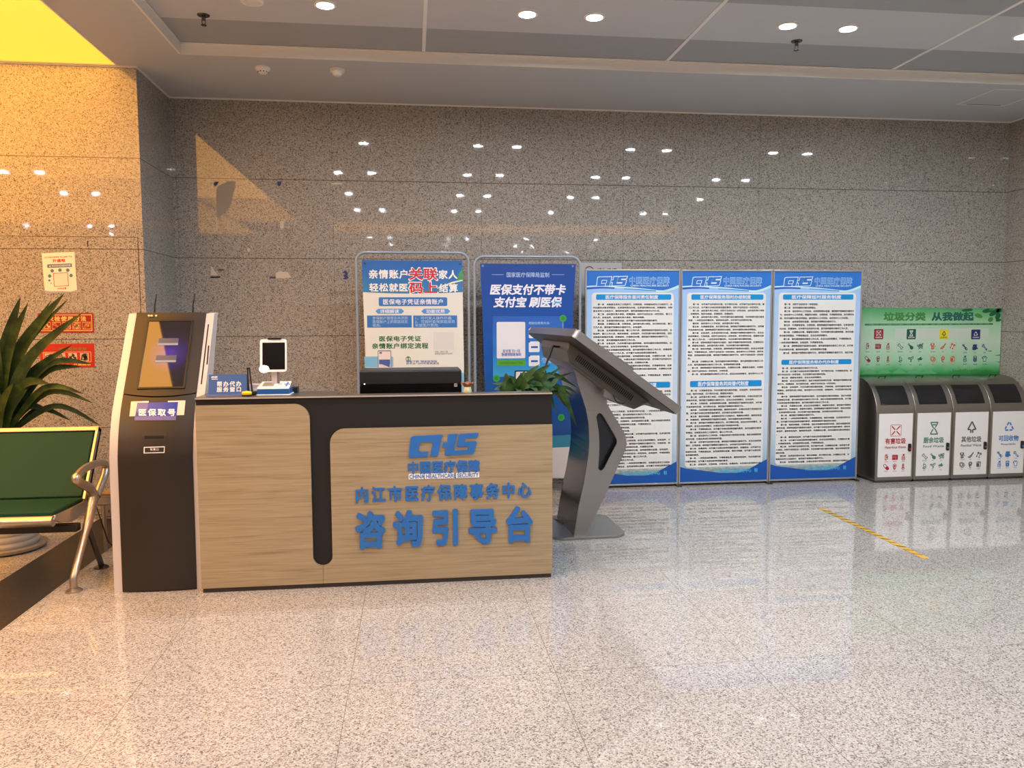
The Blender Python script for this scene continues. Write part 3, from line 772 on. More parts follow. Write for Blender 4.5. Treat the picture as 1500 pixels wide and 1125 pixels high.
lb = kquad([(210.6, 654.8), (241.4, 653.8), (241, 663.4), (210.4, 664.2)], 'ticket_label', m_paper, .002)
kquad([(212, 656), (240.2, 655.1), (239.8, 662.2), (211.8, 663)], 'label_field', m_kbody, .0028, lb)
MB().text('取票口', 0, 0, 1, 1, 0, lambda u, v, w: dk_pt(220 + 12 * u, 660 - 3.2 * v, .0034 + w), bold=.02, spacing=1.4).build('lettering', m_paper, lb)
# card slots on the right trim
for (xa, ya, xb, yb) in ((305.3, 475, 294.8, 563), (305.6, 506, 303.2, 534)):
    P1 = Vector((0, 4.487, 1.113)) + nk * .001
    a = on_plane(xa, ya, P1, nk); c = on_plane(xb, yb, P1, nk); w_ = Vector((.0035, 0, 0))
    MB().quad(a - w_, a + w_, c + w_, c - w_).build('card_slot', mat('slot_black', (6, 6, 6), .8), t)
# antennas on the back
for (px, py) in ((229.5, 431), (285.5, 430)):
    top = on_y(px, py, 4.86); bot = on_y(px - 3, 462, 4.86)
    MB().tube([(bot.x, 4.86, 1.40), bot, bot + Vector((.003, 0, .06)), top], [.006, .0055, .004, .0025], 10).build('antenna', m_black, t, smooth=40)
MB().box(-1.53, 4.78, 1.33, -1.19, 4.87, 1.43).build('antenna_mount', m_black, t)

# ================================================================== information terminal
t = thing('information_terminal', 'brushed steel information terminal with a slanted screen on an angular leg', 'terminal', (1.2, 5.2, 0))
TA = radians(2.5); tu = Vector((cos(TA), sin(TA), 0)); tv = Vector((-sin(TA), cos(TA), 0))
def tpl(Yn):                                   # near-side plane at depth Yn (on X=1)
    P = Vector((1.0, Yn, 0)); n = Vector((sin(TA), -cos(TA), 0)); return P, n
def side(px, py, Yn):
    P, n = tpl(Yn); q = on_plane(px, py, P, n); return ((q - P).dot(tu), q.z)
def TM(Yn): return lambda u, v, w: Vector((1.0, Yn, 0)) + tu * u + tv * w + Vector((0, 0, v))
# base plate
bp = []
a0 = Vector((0.88, 4.955)); 
def R2(u, v): return (0.88 + u * cos(TA) - v * sin(TA), 4.955 + u * sin(TA) + v * cos(TA))
bpts = [R2(*p) for p in rrect(0, 0, .52, .60, .1, 8)]
MB().prism(bpts, 0, .018, XY).build('base', m_steel, t, bevel=.003)
YN = 4.996
colp = [(836.9, 528), (848, 566.8), (854, 585), (858.3, 599), (861.4, 615), (862.9, 630), (863.3, 648), (862.6, 662), (861.2, 672.5), (855.4, 707.7), (848, 740), (840.7, 785.6),
        (857.4, 785.6), (871.5, 757.6), (914, 664.5), (916.5, 658), (917.9, 649), (917.3, 641), (914, 633.5), (889.3, 592), (888.8, 588), (890, 584), (906, 566), (930, 540), (870, 500)]
cut = [(873.6, 611), (875, 607), (878, 605), (880.9, 606), (884, 609.5), (902.5, 641.5), (903.8, 645.5), (903.2, 650), (884.7, 686), (881.5, 689.2), (878, 689), (876.2, 685.7), (877.6, 665), (878, 649), (877, 632)]
P_ = [side(x, y, YN) for x, y in colp]; C_ = [side(x, y, YN) for x, y in cut]
P_[11] = (P_[11][0], .016); P_[12] = (P_[12][0], .016)
M_ = TM(YN)
MB().prism(P_, 0, .012, M_, holes=[C_]).build('side_plate', m_steel, t)
MB().prism(P_, .488, .50, M_, holes=[C_]).build('side_plate', m_steel, t)
# shell between the plates: left face, right faces
n = len(P_)
b = MB()
b.noflip = False
core_l = P_[:12]
for i in range(11): b.quad(M_(*P_[i], .0), M_(*P_[i + 1], .0), M_(*P_[i + 1], .50), M_(*P_[i], .50))
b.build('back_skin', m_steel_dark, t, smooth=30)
b = MB()
for i in range(12, n - 3): b.quad(M_(*P_[i], .012), M_(*P_[i + 1], .012), M_(*P_[i + 1], .488), M_(*P_[i], .488))
b.build('front_skin', m_steel, t, smooth=30)
b = MB(); ns = len(C_)
for i in range(ns): b.quad(M_(*C_[i], .0), M_(*C_[(i + 1) % ns], .0), M_(*C_[(i + 1) % ns], .05), M_(*C_[i], .05))
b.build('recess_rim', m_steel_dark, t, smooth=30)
MB().flat(C_, .05, M_).build('recess_back', mat('recess_dark', (66, 70, 78), .2, .8), t)
# slab: near long edge measured at depth YS
YS = 4.50; SW = 1.40
A_ = Vector(side(845, 481.5, YS)); B_ = Vector(side(1000, 597.5, YS))
sd = (B_ - A_).normalized(); sn = Vector((-sd.y, sd.x)); SL = (B_ - A_).length
if sn.y < 0: sn = -sn
ML = TM(YS)
# (s along the slope, d across, n above the underside) -> world
def SM(s_, d_, n_): q = A_ + sd * s_ + sn * n_; return ML(q.x, q.y, d_)
TH = .052
MB().prism(rrect(0, 0, SL, SW, .03, 6), -TH, 0, lambda u, v, w: SM(u, v, w)).build('screen_housing', m_steel, t, bevel=.006, seg=3)
MB().prism(rrect(.008, .008, SL - .008, SW - .008, .03, 6), -TH - .004, -TH, lambda u, v, w: SM(u, v, w)).build('back_cover', mat('back_cover_grey', (46, 46, 47), .45), t)
MB().prism(rrect(.03, .03, SL - .03, SW - .03, .01), 0, .002, lambda u, v, w: SM(u, v, w)).build('screen', m_blackgloss, t)
# rear housing under the slab
hd0 = .30
h0 = Vector(side(843, 513, YS + hd0)); h1 = Vector(side(965, 597, YS + hd0))
s0 = .10; s1 = SL - .10; hn = -TH - .10
HP = [(s0 - .03, -TH + .002), (s1 + .02, -TH + .002), (s1 - .04, hn), (s0 + .05, hn), (s0 - .01, -TH - .05)]
MB().prism(HP, hd0, SW - hd0, lambda u, v, w: SM(u, w, v)).build('rear_housing', mat('housing_grey', (84, 84, 84), .4, .2), t, bevel=.012, seg=3)
b = MB()
for i in range(34):
    s_ = s0 + .07 + (s1 - s0 - .17) * i / 33
    b.add([SM(s_ - .002, hd0 - .0015, hn + .03), SM(s_ + .0055, hd0 - .0015, hn + .03), SM(s_ + .0055, hd0 - .0015, hn + .07), SM(s_ - .002, hd0 - .0015, hn + .07)], [(0, 1, 2, 3)])
b.build('vent_grille', mat('vent_black', (16, 16, 16), .7), t)
# brackets under the lower end
for s_, n0, ln, dp in ((SL - .36, hn, .18, .04), (SL - .135, -TH, .10, .035)):
    MB().prism([(s_, n0), (s_ + ln, n0), (s_ + ln * .9, n0 - dp * .3), (s_ + .02, n0 - dp)], hd0 + .06, hd0 + .10, lambda u, v, w: SM(u, w, v)).build('bracket', m_steel, t)
# whip antenna and loose cables
k0 = on_y(816, 508, 5.0); k1 = on_y(809.5, 507, 4.98); k2 = on_y(797.5, 541, 4.95)
MB().tube([k0 + Vector((.04, .03, 0)), k0, k1], .007, 10).build('antenna_hinge', m_black, t, smooth=40)
MB().tube([k1, k1.lerp(k2, .5), k2], [.009, .0075, .004], 10).build('antenna', m_black, t, smooth=40)
for pts in (((898, 577), (903, 588), (914, 591), (919, 587), (917, 584)), ((903, 579), (914, 586), (922, 591), (930, 588), (929, 584))):
    MB().tube(spline([on_y(x, y, 4.85) for x, y in pts], 6), .003, 6).build('loose_cable', m_black, t, smooth=40)
# power cable
c0 = on_z(834, 765, .06); pts = [c0, on_z(828, 767, .03), on_z(818, 762, .024), on_z(808, 760, .012), on_z(790, 757, .006), on_z(760, 752, .006)]
MB().tube(spline(pts, 6), .005, 8).build('power_cable', m_black, t, smooth=40)

# ================================================================== tube banner stands
def tube_stand(name, label, YS_, fx0, fx1, ztop, rad, t_r=.011):
    t_ = thing(name, label, 'banner', ((fx0 + fx1) / 2, YS_, 0), 'tube framed banners')
    path = [(fx0, YS_, .03)] + [(fx0, YS_, z) for z in (.6, 1.2)] + [(u, YS_, v) for u, v in arc(fx0 + rad, ztop - rad, rad, 180, 90)] + [(u, YS_, v) for u, v in arc(fx1 - rad, ztop - rad, rad, 90, 0)] + [(fx1, YS_, z) for z in (1.2, .6)] + [(fx1, YS_, .03)]
    MB().tube(path, t_r, 12).build('frame', mat('grey_blue_tube', (150, 164, 178), .35, .3), t_, smooth=50)
    for x in (fx0, fx1):
        MB().tube([(x, YS_ - .17, .014), (x, YS_ + .17, .014)], .013, 10).build('foot', mat('grey_blue_tube', (150, 164, 178), .35, .3), t_, smooth=50)
    MB().tube([(fx0, YS_, .2), (fx1, YS_, .2)], .009, 10).build('crossbar', mat('grey_blue_tube', (150, 164, 178), .35, .3), t_, smooth=50)
    return t_
BY = 6.40
def bp_(px, py, Y=BY): q = on_y(px, py, Y); return (q.x, q.z)
def bx(x0, y0, x1, y1, Y=BY): a = bp_(x0, y1, Y); c = bp_(x1, y0, Y); return a[0], a[1], c[0], c[1]
def qd(b): return [(b[0], b[1]), (b[2], b[1]), (b[2], b[3]), (b[0], b[3])]
BM = XZ(BY - .012)
f0, f1 = bp_(523.5, 480)[0], bp_(687, 480)[0]
t = tube_stand('banner_stand', 'tube framed pale banner with red and white headline behind the printer', BY, f0, f1, bp_(605, 370)[1], .075)
ptl, ptr = bp_(530, 381), bp_(677, 382); pl, pr = bp_(536, 540)[0], bp_(679.5, 540)[0]
sheet = [(pl, .27), (pr, .27), (pr, bp_(0, 540)[1]), ptr, ((ptl[0] + ptr[0]) / 2, ptl[1] - .003), ptl, (pl, bp_(0, 540)[1])]
sh = MB().prism(sheet, -.002, 0, BM).build('poster', mat('poster_pale', (226, 226, 216), .22), t)
zs = bp_(600, 428)[1]
mtop = grad_z('poster_sky', [(0, (66, 132, 178)), (.5, (52, 112, 182)), (1, (44, 100, 178))], zs, ptl[1], .22, noise=.5, nscale=3.0)
e = .0006
xl428, xr428 = bp_(531.2, 428)[0], bp_(677.6, 428)[0]
MB().flat([(xl428, zs)] + [(xl428 + (xr428 - xl428) * k / 8, zs - .012 * sin(pi * k / 8)) for k in range(1, 8)] + [(xr428, zs), (ptr[0], ptr[1]), ((ptl[0] + ptr[0]) / 2, ptl[1] - .003), ptl], e, BM).build('poster_header', mtop, sh)
b = MB(); q = [bp_(671, 402), bp_(677.2, 394), bp_(677.4, 409), bp_(670, 411)]; b.flat(q, e * 1.5, BM); b.build('green_swoosh', mat('poster_green', (70, 156, 92), .25), sh)
q = [bp_(640, 422), bp_(662, 413), bp_(677.4, 409.5), bp_(677.4, 411.5), bp_(662, 415.5), bp_(641, 423)]; MB().flat(q, e * 1.8, BM).build('light_streak', mat('poster_streak', (220, 230, 190), .3), sh)
for body, q, m_, bd in (('亲情账户', (541, 395.5, 596.5, 408), m_white, .03), ('家人', (643, 396, 669.5, 408.5), m_white, .03), ('轻松就医', (541.5, 415.5, 597, 427), m_white, .03), ('结算', (643.5, 416, 670, 428), m_white, .03)):
    MB().text(body, *bx(*q), e * 3, BM, bold=bd, spacing=1.1).build('lettering', m_, sh)
for body, q in (('关联', (600, 393.5, 640, 410)), ('码上', (600, 414, 640, 429.5))):
    MB().text(body, *bx(q[0] - 1, q[1] - 1, q[2] + 1, q[3] + 1), e * 4, BM, bold=.055, spacing=1.0).build('lettering_outline', m_white, sh)
    MB().text(body, *bx(*q), e * 5, BM, bold=.025, spacing=1.0).build('lettering_red', mat('print_red', (200, 30, 44), .4), sh)
mb_blue = mat('print_mid_blue', (56, 118, 190), .3); mb_l = mat('print_light_blue', (84, 150, 208), .3)
b = MB(); b.flat(rrect(*bx(555, 435.5, 655, 448.5), .012), e, BM); b.build('title_bar', mb_blue, sh)
MB().text('医保电子凭证亲情账户', *bx(561.5, 438.2, 648.5, 446.2), e * 2, BM, bold=.02, spacing=1.05).build('lettering', m_white, sh)
for x0, x1, body, tx0, tx1 in ((550, 592, '详细解读', 557, 584.5), (617, 659.5, '功能优势', 624.5, 651.5)):
    p = bx(x0, 452.3, x1, 459.7); mz = (p[1] + p[3]) / 2; d_ = .022
    MB().flat([(p[0], mz), (p[0] + d_, p[1]), (p[2] - d_, p[1]), (p[2], mz), (p[2] - d_, p[3]), (p[0] + d_, p[3])], e, BM).build('arrow_bar', mb_l, sh)
    MB().text(body, *bx(tx0, 453.3, tx1, 458.8), e * 2, BM, bold=.02).build('lettering', m_white, sh)
for q in ((538, 462, 603, 480), (605.5, 462, 669.5, 480)): MB().flat(qd(bx(*q)), e, BM).build('text_box', mb_blue, sh)
mlt = mat('print_pale_blue', (186, 210, 232), .4)
MB().text('参保账户管理及共济到\n医保账户上的家庭成员\n使用。', *bx(546, 463.5, 597, 479), e * 2, BM, line=1.05).build('printed_text', mlt, sh)
MB().text('1、可代家人操作开通;\n2、可随时查询家庭成员\n年度医疗费用;', *bx(608, 463.5, 666, 479), e * 2, BM, line=1.05).build('printed_text', mlt, sh)
mg = mat('print_dark_green', (36, 104, 62), .4)
MB().text('医保电子凭证', *bx(556, 492, 616.5, 500), e, BM, bold=.03, spacing=1.1).build('lettering_green', mg, sh)
MB().text('亲情账户绑定流程', *bx(545.5, 502.3, 627, 511), e, BM, bold=.03, spacing=1.1).build('lettering_green', mg, sh)
MB().flat(qd(bx(635, 486.5, 664.5, 512)), e, BM).build('code_card', mat('print_card', (214, 212, 206), .4), sh)
MB().text('扫描二维码下载\n国家医保服务平台APP', *bx(637, 513.5, 663, 519.5), e, BM).build('printed_text', mat('print_grey_text', (110, 110, 108), .5), sh)
sk = mat('print_sky_blue', (124, 186, 216), .35)
MB().flat(qd(bx(534.3, 522, 555, 538)), e, BM).build('blue_block', sk, sh); MB().flat(rrect(*bx(560, 522, 576, 538), .012), e, BM).build('blue_block', sk, sh)
MB().flat(qd(bx(674.8, 546, 679.5, 575)), e, BM).build('blue_block', sk, sh)
ph = MB().flat(rrect(*bx(554, 513, 573, 548), .006), e * 2, BM).build('phone_picture', mat('phone_outline', (130, 128, 134), .4), sh)
MB().flat(rrect(*bx(555, 514.5, 572, 548), .004), e * 3, BM).build('phone_screen', mat('phone_cream', (226, 214, 206), .4), sh)
b = MB(); b.flat(qd(bx(555.5, 526.5, 571.5, 533.5)), e * 4, BM); b.flat([bp_(556, 532), bp_(571, 538), bp_(571, 533), bp_(562, 531)], e * 4.2, BM); b.flat(qd(bx(556, 515.5, 559.5, 518)), e * 4, BM); b.build('phone_picture_blue', mat('print_navy', (70, 94, 162), .4), sh)
MB().flat(circ(bp_(598, 525.8)[0], bp_(598, 525.8)[1], .021, 20), e, BM).build('step_badge', mg, sh)
MB().text('03', *bx(595, 523.8, 601, 527.8), e * 2, BM, bold=.02).build('lettering', m_white, sh)
MB().text('搜索下载 "国家医保服\n务平台" APP并登录激活', *bx(595, 527.5, 643, 534), e, BM, bold=.015).build('printed_text', mat('print_navy', (70, 94, 162), .4), sh)
for x0, x1 in ((627.5, 644.5), (648.5, 665.5)):
    k = MB().flat(qd(bx(x0, 538.5, x1, 560)), e, BM).build('frame_picture', mat('print_navy', (70, 94, 162), .4), sh)
    MB().flat(qd(bx(x0 + 1, 541, x1 - 1, 560)), e * 2, BM).build('frame_field', m_paper, k)
b = MB()
for q in ((534.5, 386.3), (673.5, 387)): c = bp_(*q); b.flat(circ(c[0], c[1], .009, 14), e * 2, BM)
b.build('eyelets', mat('eyelet_dark', (52, 58, 66), .4), sh)

# blue banner
f0, f1 = bp_(695.5, 480)[0], bp_(849.5, 480)[0]
t = tube_stand('banner_stand', 'tube framed deep blue banner with slanted white headline behind the information terminal', BY, f0, f1, bp_(772, 376)[1], .075)
ptl, ptr = bp_(703, 386.2), bp_(843, 387); za = bp_(0, 480)[1]
sheet = [(bp_(713, 700)[0], bp_(760, 700)[1]), (bp_(836, 700)[0], bp_(760, 700)[1]), (bp_(836.5, 575)[0], bp_(770, 575)[1]), (bp_(839, 460)[0], bp_(770, 460)[1]), ptr, ptl, (bp_(706.5, 460)[0], bp_(770, 460)[1]), (bp_(710, 575)[0], bp_(770, 575)[1])]
zlo = bp_(770, 640)[1]
sh = MB().prism(sheet, -.002, 0, BM).build('poster', grad_z('poster_deep_blue', [(0, (14, 70, 140)), (.35, (22, 84, 160)), (.6, (24, 80, 166)), (1, (26, 70, 148))], zlo, ptl[1], .25, noise=.1, nscale=2.0), t)
yy = lambda px, py: bp_(px, py)
MB().flat([bp_(713, 660), bp_(836, 653.5), bp_(836, 636.5), bp_(713, 643)], e, BM).build('teal_band', mat('print_teal', (40, 126, 156), .3), sh)
MB().flat([bp_(713, 700), bp_(836, 700), bp_(836, 654), bp_(713, 660.5)], e, BM).build('white_foot', mat('print_grey_white', (206, 204, 204), .35), sh)
b = MB()
for q in ((707, 389.5), (838.5, 390)): c = bp_(*q); b.flat(circ(c[0], c[1], .009, 14), e * 2, BM)
b.build('eyelets', mat('eyelet_pale', (110, 130, 160), .4), sh)
mw = mat('print_white', (226, 230, 238), .4)
MB().text('国家医疗保障局监制', *bx(742, 399.2, 804, 406.2), e, BM, bold=.01).build('lettering', mat('print_soft_blue', (170, 196, 232), .4), sh)
b = MB(); b.flat(qd(bx(720, 402.2, 737.5, 402.7)), e, BM); b.flat(qd(bx(808, 402.2, 826, 402.7)), e, BM); b.build('rule_lines', mat('print_soft_blue', (170, 196, 232), .4), sh)
MB().text('医保支付不带卡', *bx(718, 417, 828, 431.5), e, BM, bold=.04, shear=.17).build('lettering_headline', mw, sh)
MB().text('支付宝 刷医保', *bx(723, 435.3, 822, 450), e, BM, bold=.04, shear=.17).build('lettering_headline', mw, sh)
MB().flat(qd(bx(812, 442, 820.5, 444.5)), e * 2, BM).build('accent_stroke', mat('print_cyan', (60, 170, 220), .4), sh)
cp = bx(722, 463, 824, 552)
MB().flat(rrect(*cp, .004), e, BM).build('card_panel', grad_z('card_blue', [(0, (56, 158, 206)), (.4, (44, 120, 196)), (1, (44, 96, 182))], cp[1], cp[3], .3), sh)
MB().flat(rrect(*bx(727.5, 471.5, 769, 525), .010), e * 2, BM).build('code_card', mat('print_card_white', (222, 222, 226), .4), sh)
MB().text('支付宝 扫一扫\n快速领取医保码', *bx(734.5, 511.5, 763, 521.5), e * 3, BM, bold=.02, align='CENTER').build('printed_text', mat('print_blue_text', (44, 78, 166), .4), sh)
MB().flat(rrect(*bx(728.3, 527, 768.8, 536.2), .006), e * 2, BM).build('green_bar', mat('print_lime', (82, 160, 40), .4), sh)
MB().text('扫码领取医保电子凭证', *bx(732, 529.8, 765, 533.5), e * 3, BM).build('lettering', mat('print_dark_lime', (34, 92, 30), .4), sh)
MB().text('领取后使用方法:', *bx(774, 471.3, 805, 475.3), e * 2, BM, bold=.015).build('lettering', mat('print_soft_blue', (170, 196, 232), .4), sh)
for y0 in (479.5, 500, 520.5):
    k = MB().flat(rrect(*bx(774.3, y0, 790, y0 + 15.8), .008), e * 2, BM).build('step_card', mat('print_card_white', (222, 222, 226), .4), sh)
    b = MB(); b.flat(qd(bx(777.5, y0 + 7, 787.5, y0 + 9.8)), e * 3, BM); c = bp_(774.8, y0 + .5); b.flat(circ(c[0], c[1], .008, 12), e * 3, BM); b.build('step_mark', mat('print_blue_text', (44, 78, 166), .4), k)
MB().text('点击\n"立即使用"', *bx(793, 523.5, 812, 531.5), e * 2, BM, bold=.015).build('lettering', mat('print_soft_blue', (170, 196, 232), .4), sh)
b = MB(); c = bp_(824.3, 480); b.flat([(c[0] - .0015, bp_(824, 490)[1]), (c[0] + .0015, bp_(824, 490)[1]), (c[0] + .0015, bp_(824, 464)[1]), (c[0] - .0015, bp_(824, 464)[1])], e * 2, BM); b.build('stem_line', mat('print_pale_blue', (186, 210, 232), .4), sh)
for q in ((824.3, 466.3), (727, 554), (821.7, 611.3)):
    c = bp_(*q); k = MB().flat(circ(c[0], c[1], .029, 22), e * 3, BM).build('green_badge', mat('print_badge_green', (54, 158, 62), .35), sh)
    MB().text('医', c[0] - .012, c[1] - .012, c[0] + .012, c[1] + .012, e * 4, BM).build('badge_mark', mat('print_dark_lime', (34, 92, 30), .4), k)
k = MB().flat(rrect(*bx(753.5, 542, 800, 600), .012), e * 2, BM).build('phone_picture', mat('print_dark', (24, 28, 44), .35), sh)
MB().flat(rrect(*bx(755.5, 543.8, 798, 600), .010), e * 3, BM).build('phone_screen', mat('print_card_white', (222, 222, 226), .4), k)
MB().flat(rrect(*bx(761.5, 545.5, 770.5, 554), .004), e * 4, BM).build('phone_emblem', mat('print_blue_text', (44, 78, 166), .4), k)
b = MB(); b.flat([bp_(743, 575), bp_(745, 566), bp_(749, 562.5), bp_(752.5, 563), bp_(753.5, 575)], e * 2, BM); b.build('hand_picture', mat('print_pink', (214, 150, 170), .4), sh)

# ================================================================== regulation boards
PHR = ['为切实提升经办服务效能', '规范医疗保障经办服务行为', '方便群众办事', '根据有关规定', '结合我中心工作实际', '制定本制度', '首先接待服务对象的工作人员', '负责解答咨询', '办理业务或引导到相关科室', '对不属于本岗位职责范围的事项', '应当主动说明情况', '一次性告知所需材料', '不得推诿扯皮', '对手续齐全的即时办理', '在承诺时限内办结', '材料不全的应当一次性告知', '热情接待', '文明用语', '做到来有迎声', '去有送声', '窗口工作人员', '自觉接受群众监督', '实行限时办结', '因特殊原因不能按时办结的', '及时向服务对象说明理由', '由科室负责人审批', '违反本制度的按规定处理', '本制度自发布之日起执行']
NUM = '一二三四五六七八九十'
def body_text(rows, width, seed, lab='条'):
    r_ = random.Random(seed); out = []; k = 0; para = []
    def P():
        nonlocal k
        s_ = '　　第' + NUM[k % 10] + lab + '　'; k += 1
        L_ = r_.choice((.5, 1.6, 1.9, 2.7, 1.5)) * width
        while len(s_) < L_: s_ += r_.choice(PHR) + '，'
        return s_[:-1] + '。'
    while len(out) < rows:
        s_ = P()
        while s_: out.append(s_[:width]); s_ = s_[width:]
    return '\n'.join(out[:rows])
PY = 6.50
PMx = XZ(PY)
m_alu = mat('aluminium_edge', (190, 190, 188), .3, .8)
m_bg = None
def board(px0, px1, label, titles, second, rows1, rows2, seed):
    X0_, X1_ = on_y(px0, 550, PY).x, on_y(px1, 550, PY).x
    zt_, zb_ = on_y(1060, 397.5, PY).z, on_y(1060, 704.5, PY).z
    t_ = thing('regulation_board', label, 'notice board', ((X0_ + X1_) / 2, PY, 0), 'tall blue and white regulation boards')
    U = lambda zx: X0_ + (X1_ - X0_) * (zx - 72) / (897 - 72)
    V1 = lambda zy: on_y(1060, 380 + zy / 6.25, PY).z
    V2 = lambda zy: on_y(1060, 540 + zy / 6.25, PY).z
    MBg = grad_z('board_background', [(0, (120, 160, 190)), (.06, (140, 170, 192)), (.14, (176, 198, 216)), (.3, (206, 218, 230)), (.7, (178, 206, 236)), (1, (150, 192, 240))], zb_, zt_, .3, noise=.06, nscale=14, nz_stretch=(1, 1, 2))
    MB().box(X0_ + .004, PY, zb_, X1_ - .004, PY + .012, zt_).build('panel', MBg, t_)
    for x in (X0_ - .006, X1_ - .008): MB().box(x, PY - .006, .012, x + .014, PY + .018, zt_ + .012).build('side_rail', m_alu, t_, bevel=.002)
    MB().box(X0_, PY - .008, zt_, X1_, PY + .018, zt_ + .014).build('top_rail', m_alu, t_, bevel=.002)
    MB().box(X0_, PY - .008, zb_ - .014, X1_, PY + .018, zb_).build('bottom_rail', m_alu, t_, bevel=.002)
    for x in (X0_ + .002, X1_ - .002): MB().box(x - .012, PY - .05, 0, x + .012, PY + .12, .012).build('foot', m_steel_dark, t_)
    e_ = .0006
    # header: blue field with a waved lower edge and pale ribbons
    wave = lambda s_: 250 + 52 * (max(0, s_ - .3) / .7) ** 1.2 * sin(pi * min(1, (s_ - .3) / .62) * .55 + .3) - 62 * max(0, (s_ - .8) / .2) ** 1.6 if s_ > .3 else 246 - 6 * sin(pi * s_ / .3)
    N_ = 24; ss = [i / N_ for i in range(N_ + 1)]
    Xs = lambda s_: X0_ + .008 + (X1_ - X0_ - .016) * s_
    hd = MB().flat([(Xs(s_), V1(wave(s_))) for s_ in ss] + [(X1_ - .008, zt_), (X0_ + .008, zt_)], e_, PMx).build('header_field', mat('board_blue', (40, 116, 204), .3), t_)
    def ribbon(f0, f1, m_, k, a=0, b_=1):
        q = [a + (b_ - a) * i / N_ for i in range(N_ + 1)]
        MB().flat([(Xs(s_), V1(wave(s_) + f0(s_))) for s_ in q] + [(Xs(s_), V1(wave(s_) + f1(s_))) for s_ in reversed(q)], e_ * k, PMx).build('ribbon', m_, hd)
    ribbon(lambda s_: -1, lambda s_: 12 + 22 * max(0, s_ - .5), mat('board_pale_cyan', (190, 232, 236), .3), 2)
    ribbon(lambda s_: 8, lambda s_: 30 - 18 * s_, mat('board_royal', (34, 84, 190), .3), 1.5, 0, .3)
    ribbon(lambda s_: 14 - 30 * (s_ - .4), lambda s_: 20 - 20 * (s_ - .4), mat('board_cyan', (44, 142, 214), .3), 2.5, .4, .75)
    mout = mat('board_outline', (214, 230, 240), .3)
    lu0, lv0, lu1, lv1 = U(168), V1(246), U(430), V1(160)
    b_ = MB(); logo(b_, lu0, lv0, lu1, lv1, e_ * 3, PMx, grow=.006); b_.build('logo_outline', mout, hd)
    b_ = MB(); logo(b_, lu0, lv0, lu1, lv1, e_ * 4, PMx); b_.build('logo', mat('board_blue', (40, 116, 204), .3), hd)
    MB().text('中国医疗保障', U(455), V1(224), U(803), V1(163), e_ * 3, PMx, bold=.055, spacing=1.05).build('lettering_outline', mat('board_outline_soft', (150, 194, 230), .3), hd)
    MB().text('中国医疗保障', U(459), V1(220), U(799), V1(167), e_ * 4, PMx, spacing=1.05).build('lettering_title', mat('board_blue', (40, 116, 204), .3), hd)
    MB().text('CHINA HEALTHCARE SECURITY', U(462), V1(249), U(800), V1(233), e_ * 3, PMx, bold=.02).build('lettering_english', mout, hd)
    # white card
    cd = MB().flat(rrect(U(124), V2(895), U(845), V1(305), .03), e_, PMx).build('text_card', mat('board_card', (226, 228, 224), .3), t_)
    mt = mat('board_title_cyan', (10, 142, 212), .3)
    for (za, zb2), ttl, bw in (((V1(320), V1(369)), titles[0], (245, 705)), (second, titles[1], (235, 700))):
        k_ = MB().flat(rrect(U(162), zb2, U(822), za, .012), e_ * 2, PMx).build('title_bar', mt, cd)
        MB().text(ttl, U(bw[0]), zb2 + .007, U(bw[1]), za - .007, e_ * 3, PMx, bold=.022).build('lettering', m_white, k_)
    mk = mat('board_ink', (30, 30, 38), .6)
    MB().text(body_text(rows1, 36, seed), U(138), second[0] + .05, U(832), V1(402), e_ * 2, PMx, bold=.03, res=1, line=1.6).build('printed_text', mk, cd)
    MB().text(body_text(rows2, 36, seed + 1), U(130), V2(880), U(828), second[1] - .022, e_ * 2, PMx, bold=.03, res=1, line=1.6).build('printed_text', mk, cd)
    # foot
    ms_ = grad_z('board_landscape', [(0, (96, 124, 128)), (.5, (140, 158, 160)), (1, (186, 198, 196))], V2(985), V2(880), .3, noise=1.2, nscale=22, nz_stretch=(1, 1, 2.5))
    ft = MB().flat([(X0_ + .008, V2(990)), (X1_ - .008, V2(990)), (X1_ - .008, V2(850)), (U(845), V2(880)), (U(800), V2(893)), (U(124), V2(896)), (X0_ + .008, V2(880))], e_ * 1.6, PMx).build('landscape_print', ms_, t_)
    MB().flat([(X0_ + .008, zb_ + .002), (X1_ - .008, zb_ + .002), (X1_ - .008, V2(838)), (U(780), V2(893)), (U(700), V2(935)), (U(610), V2(958)), (U(450), V2(952)), (U(250), V2(922)), (U(140), V2(905)), (X0_ + .008, V2(887))], e_ * 2.2, PMx).build('foot_band', mat('board_deep_blue', (16, 82, 168), .3), ft)
    MB().text('内江市医疗保障事务中心　制', U(415), V2(955), U(800), V2(918), e_ * 3, PMx, bold=.02).build('lettering_foot', mat('board_foot_cyan', (80, 184, 224), .3), ft)
    return t_
def pv(y0, y1): return (on_y(1060, y0, PY).z, on_y(1060, y1, PY).z)
board(857.5, 994, 'regulation board partly hidden by the steel information terminal', ('医疗保障服务首问责任制度', '医疗保障服务一次告知制度'), pv(558, 566.5), 23, 24, 11)
board(996.5, 1127.5, 'middle regulation board of the three, next to the terminal screen tip', ('医疗保障服务限时办结制度', '医疗保障服务同岗替代制度'), pv(557.5, 566.5), 23, 24, 21)
board(1130, 1258, 'regulation board beside the green waste sorting poster', ('医疗保障延时服务制度', '医疗保障服务帮办代办制度'), pv(528, 535.5), 15, 31, 31)

